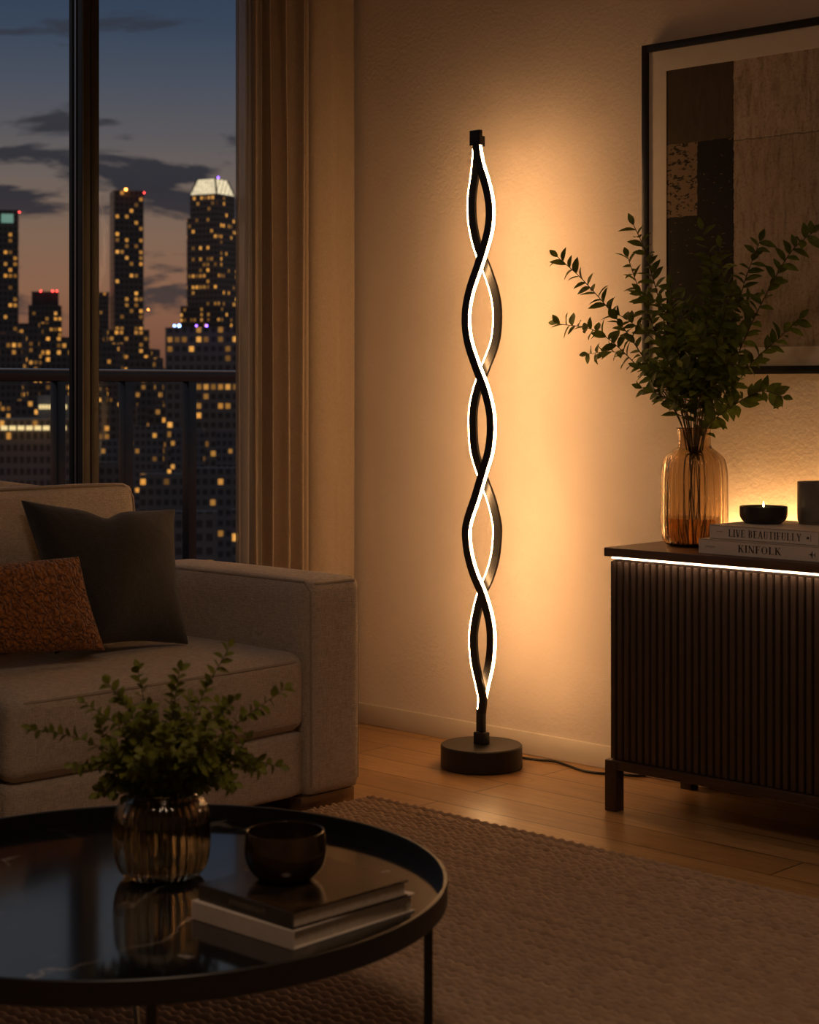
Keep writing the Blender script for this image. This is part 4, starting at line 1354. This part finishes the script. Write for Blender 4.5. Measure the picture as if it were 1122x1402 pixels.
ZB1 = on_wall(930, 197, -.026).z; ZB2 = on_wall(930, 297, -.026).z; XP = on_wall(955, 240, -.026).x; ZS = on_wall(1080, 184, -.026).z
def art_mat():
    m, nt, out = new_mat('abstract_print')
    g = nt.nodes.new('ShaderNodeNewGeometry')
    tco = nt.nodes.new('ShaderNodeTexCoord')
    sp = N(nt, 'ShaderNodeSeparateXYZ', {0: tco.outputs['Object']})
    v = tco.outputs['Object']
    c0 = Vector(((AX0 + AX1) / 2, 0, AZ0))
    wob = M_(nt, 'MULTIPLY', M_(nt, 'SUBTRACT', noise(nt, v, 60, 4, .6), .5), .010)
    x = M_(nt, 'ADD', M_(nt, 'ADD', sp.outputs[0], c0.x), wob)
    z = M_(nt, 'ADD', M_(nt, 'ADD', sp.outputs[2], c0.z), wob)
    mp = N(nt, 'ShaderNodeMapping', {'Vector': v}); mp.inputs['Scale'].default_value = (38, 1, 9)
    st = noise(nt, mp.outputs[0], 1.4, 6, .65, .6)
    fine = noise(nt, v, 120, 5, .7)
    beige = ramp(nt, st, [(.28, (.22, .16, .115)), (.5, (.42, .335, .255)), (.72, (.50, .41, .32))])
    beige = mix(nt, .6, beige, ramp(nt, fine, [(.34, (.38, .33, .28)), (.50, (1, 1, 1))]), 'MULTIPLY')
    seam = M_(nt, 'LESS_THAN', M_(nt, 'ABSOLUTE', M_(nt, 'SUBTRACT', z, ZS)), .0016)
    seam = M_(nt, 'MULTIPLY', seam, M_(nt, 'GREATER_THAN', fine, .42))
    beige = mix(nt, M_(nt, 'MULTIPLY', seam, .6), beige, (.04, .028, .02))
    beige = mix(nt, M_(nt, 'MULTIPLY', M_(nt, 'LESS_THAN', z, ZS), .25), beige, (.20, .14, .09))
    dark = ramp(nt, st, [(.3, (.055, .040, .026)), (.7, (.082, .060, .041))])
    flk = M_(nt, 'GREATER_THAN', noise(nt, N(nt, 'ShaderNodeMapping', {'Vector': v, 'Scale': (40, 1, 130)}).outputs[0], 1.0, 5, .68), .64)
    black = mix(nt, flk, (.010, .009, .008), (.26, .17, .09))
    patch = mix(nt, M_(nt, 'GREATER_THAN', noise(nt, N(nt, 'ShaderNodeMapping', {'Vector': v, 'Scale': (30, 1, 60)}).outputs[0], 1.2, 5, .72), .54), (.20, .14, .085), (.02, .015, .012))
    lowc = mix(nt, M_(nt, 'LESS_THAN', x, XP), black, patch)
    lowc = mix(nt, M_(nt, 'LESS_THAN', z, ZB2), lowc, black)
    left = mix(nt, M_(nt, 'LESS_THAN', z, ZB1), dark, lowc)
    c = mix(nt, M_(nt, 'LESS_THAN', x, XSPL), beige, left)
    pbr(nt, out, Base_Color=c, Roughness=.7, Specular=.2, Normal=bump(nt, st, .2, .003))
    return m
bm = BM(); add_box(bm, (AX0 - .004, -.0255, AZ0 - .004), (AX1 + .004, -.008, AZ1 + .004))
art = obj('print', bm, art_mat(), t, 0)
# print keeps its own origin so the pattern follows it
off = Vector(((AX0 + AX1) / 2, 0, AZ0)) - ORG[t]
art.data.transform(Matrix.Translation(-off)); art.location = off

# ================================================================ COFFEE TABLE
TC = at_d(190, HZ, 2.586); TC.z = 0
TR_, TZ0, TZ1, TS = .456, .297, .330, .305
tb = thing('coffee_table', TC, 'round low coffee table with raised black rim and glossy dark marble top', 'table')
bm = BM()
add_lathe(bm, [(TR_ - .02, TZ0), (TR_ - .001, TZ0), (TR_, TZ0 + .001), (TR_, TZ1 - .001), (TR_ - .001, TZ1), (TR_ - .0055, TZ1), (TR_ - .0065, TZ1 - .001), (TR_ - .0065, TS - .002), (TR_ - .02, TS - .002), (TR_ - .02, TZ0)], tuple(TC), 160)
obj('rim', bm, MAT_BLACK, tb, 30)
bm = BM(); add_lathe(bm, [(0, TZ0 + .001), (TR_ - .021, TZ0 + .001), (TR_ - .0068, TS - .0019), (TR_ - .0068, TS), (0, TS)], tuple(TC), 160)
obj('tabletop', bm, MAT_MARBLE, tb, 20)
legs = []
a_front = math.atan2(*(lambda p: (p.y - TC.y, p.x - TC.x))(at_d(208, HZ, 2.586 - .42)))
lrad = TR_ - .028
a_right = math.atan2(*(lambda p: (p.y - TC.y, p.x - TC.x))(at_d(599, HZ, 2.56)))
for a in (a_front, a_right, a_front + math.pi, a_right + math.pi):
    p = TC + Vector((math.cos(a), math.sin(a), 0)) * lrad
    legs.append(p)
    bm = BM(); M = Matrix.Translation(p) @ Matrix.Rotation(A, 4, 'Z')
    add_box(bm, (-.0065, -.0065, .012), (.0065, .0065, TZ0 + .001), .001, 1, M); obj('leg', bm, MAT_BLACK, tb)
for i, (p, q) in enumerate(((legs[0], legs[2]), (legs[1], legs[3]))):
    z = .10 - .012 * i
    bm = BM(); add_tube(bm, [Vector((p.x, p.y, z)), Vector((q.x, q.y, z))], .005, 8); obj('cross_bar', bm, MAT_BLACK, tb)

# books on the coffee table
fc, lc, rc = at_z(402, 1302, TS), at_z(262, 1258, TS), at_z(549, 1243, TS)
ang = math.atan2(fc.y - lc.y, fc.x - lc.x)
def flat_book(corner, wx, wy, z0, z1, label, cover, spine_mat=None, rot=None):
    """corner = front corner; the spine runs from it toward the left, the page edge away to the right"""
    rot = ang if rot is None else rot
    M = Matrix.Translation((corner.x, corner.y, 0)) @ Matrix.Rotation(rot, 4, 'Z')
    cen = M @ Vector((-wx / 2, wy / 2, 0))
    t_ = thing('book', (cen.x, cen.y, z0), label, 'book')
    th = .0026
    bm = BM()
    add_box(bm, (-wx, 0, z0), (0, wy, z0 + th), .0006, 1, M)
    add_box(bm, (-wx, 0, z1 - th), (0, wy, z1), .0006, 1, M)
    obj('cover', bm, cover, t_)
    bm = BM(); add_box(bm, (-wx, -.0002, z0 + .0004), (0, th, z1 - .0004), .0006, 1, M); obj('spine', bm, spine_mat or cover, t_)
    bm = BM(); add_box(bm, (-wx + .004, th, z0 + th), (-.004, wy - .004, z1 - th), 0, 1, M); obj('pages', bm, MAT_PAGES, t_)
    return t_, M
MAT_GREYBK = plain('grey_book_cover', (.56, .50, .44), .5, 0, var=.05)
def glossy_cover():
    m, nt, out = new_mat('glossy_dark_cover')
    v = coords(nt)
    n = noise(nt, v, 9, 4, .5, .8)
    c = ramp(nt, n, [(.45, (.012, .009, .007)), (.62, (.05, .030, .014)), (.75, (.16, .10, .05))])
    pbr(nt, out, Base_Color=c, Roughness=.18, Specular=.5)
    return m
zb1 = TS + .0262; zb2 = zb1 + .0235
flat_book(fc, (fc - lc).length, (rc - fc).length, TS, zb1, 'pale thick hardback directly on the coffee table top', MAT_GREYBK)
fc2 = at_z(401, 1274, zb1); lc2 = at_z(272, 1232, zb1); rc2 = at_z(523, 1219, zb1)
t, M = flat_book(fc2, (fc2 - lc2).length, (rc2 - fc2).length, zb1, zb2, 'dark glossy covered book on top of the pale one, under the bowl', glossy_cover(), plain('dark_spine', (.055, .045, .036), .4, 0, var=.3, scale=10), math.atan2(fc2.y - lc2.y, fc2.x - lc2.x))
wx2 = (fc2 - lc2).length
r_ = random.Random(4); bm = BM(); x = -wx2 * .66
while x < -wx2 * .30:
    w = r_.uniform(.003, .006)
    for (a, b) in ((0, .0012), (w - .0012, w)):
        add_box(bm, (x + a, -.0009, zb1 + .008), (x + b, .0004, zb1 + .015), 0, 1, M)
    add_box(bm, (x, -.0009, zb1 + r_.choice((.008, .011, .014))), (x + w, .0004, zb1 + .0155), 0, 1, M) if r_.random() < .4 else add_box(bm, (x, -.0009, zb1 + .011), (x + w, .0004, zb1 + .0122), 0, 1, M)
    x += w + .0022
obj('spine_lettering', bm, plain('worn_gilt', (.16, .13, .10), .5, 0), t, 0)

# bronze bowl
bc = at_z(391, 1203, zb2)
kb = (bc - EYE).dot(fw) / F_PX
rb = 56 * kb; hb = 66 * kb
bm = BM()
prof = interp_prof([(.001, 0), (rb * .50, 0), (rb * .70, .004), (rb * .90, hb * .25), (rb, hb * .52), (rb * .985, hb * .80), (rb * .955, hb * .985), (rb * .94, hb), (rb * .91, hb * .985), (rb * .93, hb * .80), (rb * .94, hb * .52), (rb * .84, hb * .27), (rb * .6, hb * .12), (.001, hb * .09)], 5)
add_lathe(bm, prof, tuple(bc), 80)
o = obj('bowl', bm, MAT_BOWL, None, 60)
tag(o, 'small glossy bronze-glazed bowl resting on the coffee table books', 'bowl')

# smoked vase with sprigs
sc = at_z(222, 1199, TS)
ks = (sc - EYE).dot(fw) / F_PX
rs = 65 * ks; hs = 117 * ks
vs2 = thing('glass_vase', sc, 'squat ribbed smoked glass vase on the coffee table', 'vase')
outer = [(rs * .62, 0), (rs * .78, .004), (rs * .93, .018), (rs, .042), (rs, hs * .55), (rs * .97, hs * .76), (rs * .86, hs * .89), (rs * .74, hs * .94), (rs * .70, hs * .965), (rs * .735, hs)]
vase('body', sc, outer, .004, .012, MAT_SMOKE, 34, .0030, vs2, lambda z: 1.0 if z < hs * .8 else max(0, 1 - (z - hs * .8) / (hs * .12)), 272)

DS = (sc - EYE).dot(fw)
G2 = 'sprigs in the smoked vase'
def sp(tip, mid, dd, seed, label, grp=G2, f0=.42, tw=3, spc=.0068):
    r_ = random.Random(seed)
    a = r_.uniform(0, 6.28)
    b0 = sc + Vector((math.cos(a), math.sin(a), 0)) * rs * .35 + Vector((0, 0, .016))
    up = at_d(tip[0], tip[1], DS) - sc; dirx = max(-1, min(1, (tip[0] - 222) / 150))
    b1 = sc + rt * dirx * rs * .52 - fw * (-dd / .12) * rs * .35 + Vector((0, 0, hs * .985))
    branch('leafy_sprig', [b0, b0.lerp(b1, .5), b1, at_d(mid[0], mid[1], DS + dd * .55), at_d(tip[0], tip[1], DS + dd)], label, grp, .0210, .0140, spc, f0, MAT_LEAF2, MAT_STEMG, .0013, seed, tw)
sp((42, 997), (130, 1020), .00, 21, 'sprig in the smoked vase reaching farthest left')
sp((100, 1048), (160, 1045), -.05, 22, 'low left sprig in the smoked vase, under the farthest-left one')
sp((133, 1086), (172, 1062), -.04, 23, 'drooping sprig at the lower left of the smoked vase', G2, .5)
sp((116, 962), (172, 1005), .04, 24, 'upper left sprig in the smoked vase below the left shoulder of the bunch')
sp((148, 936), (185, 990), -.06, 25, 'sprig in the smoked vase second from the left at the top')
sp((188, 915), (202, 985), .05, 26, 'upright sprig in the smoked vase left of its middle')
sp((246, 916), (236, 985), -.03, 27, 'upright sprig in the smoked vase just right of its middle')
sp((314, 886), (268, 975), .02, 28, 'tallest sprig in the smoked vase, leaning right')
sp((322, 958), (275, 1005), -.07, 29, 'sprig in the smoked vase below the tallest one, leaning right')
sp((390, 943), (315, 1000), .03, 30, 'sprig in the smoked vase reaching farthest right')
sp((384, 1050), (315, 1038), -.02, 31, 'low sprig in the smoked vase drooping to the right')
sp((322, 1072), (280, 1050), -.06, 32, 'drooping sprig at the lower right of the smoked vase', G2, .5)
ML2 = 'short sprig in the dense middle of the smoked vase'
MG2 = 'short sprigs in the middle of the smoked vase'
for i, (tx, ty, dd) in enumerate(((165, 985, -.07), (205, 965, -.09), (235, 975, .08), (260, 955, .07), (285, 985, -.09), (300, 1015, .06), (180, 1020, .07), (150, 1015, -.08), (225, 1000, -.11), (260, 1010, -.11), (200, 1030, -.11), (290, 1035, -.08), (340, 1010, -.05), (235, 945, .03))):
    sp((tx, ty), ((tx + 222) / 2 * .5 + (tx) * .5 * 1.0, (ty + 1085) / 2), dd, 40 + i, ML2, MG2, .45, 4, .0062)
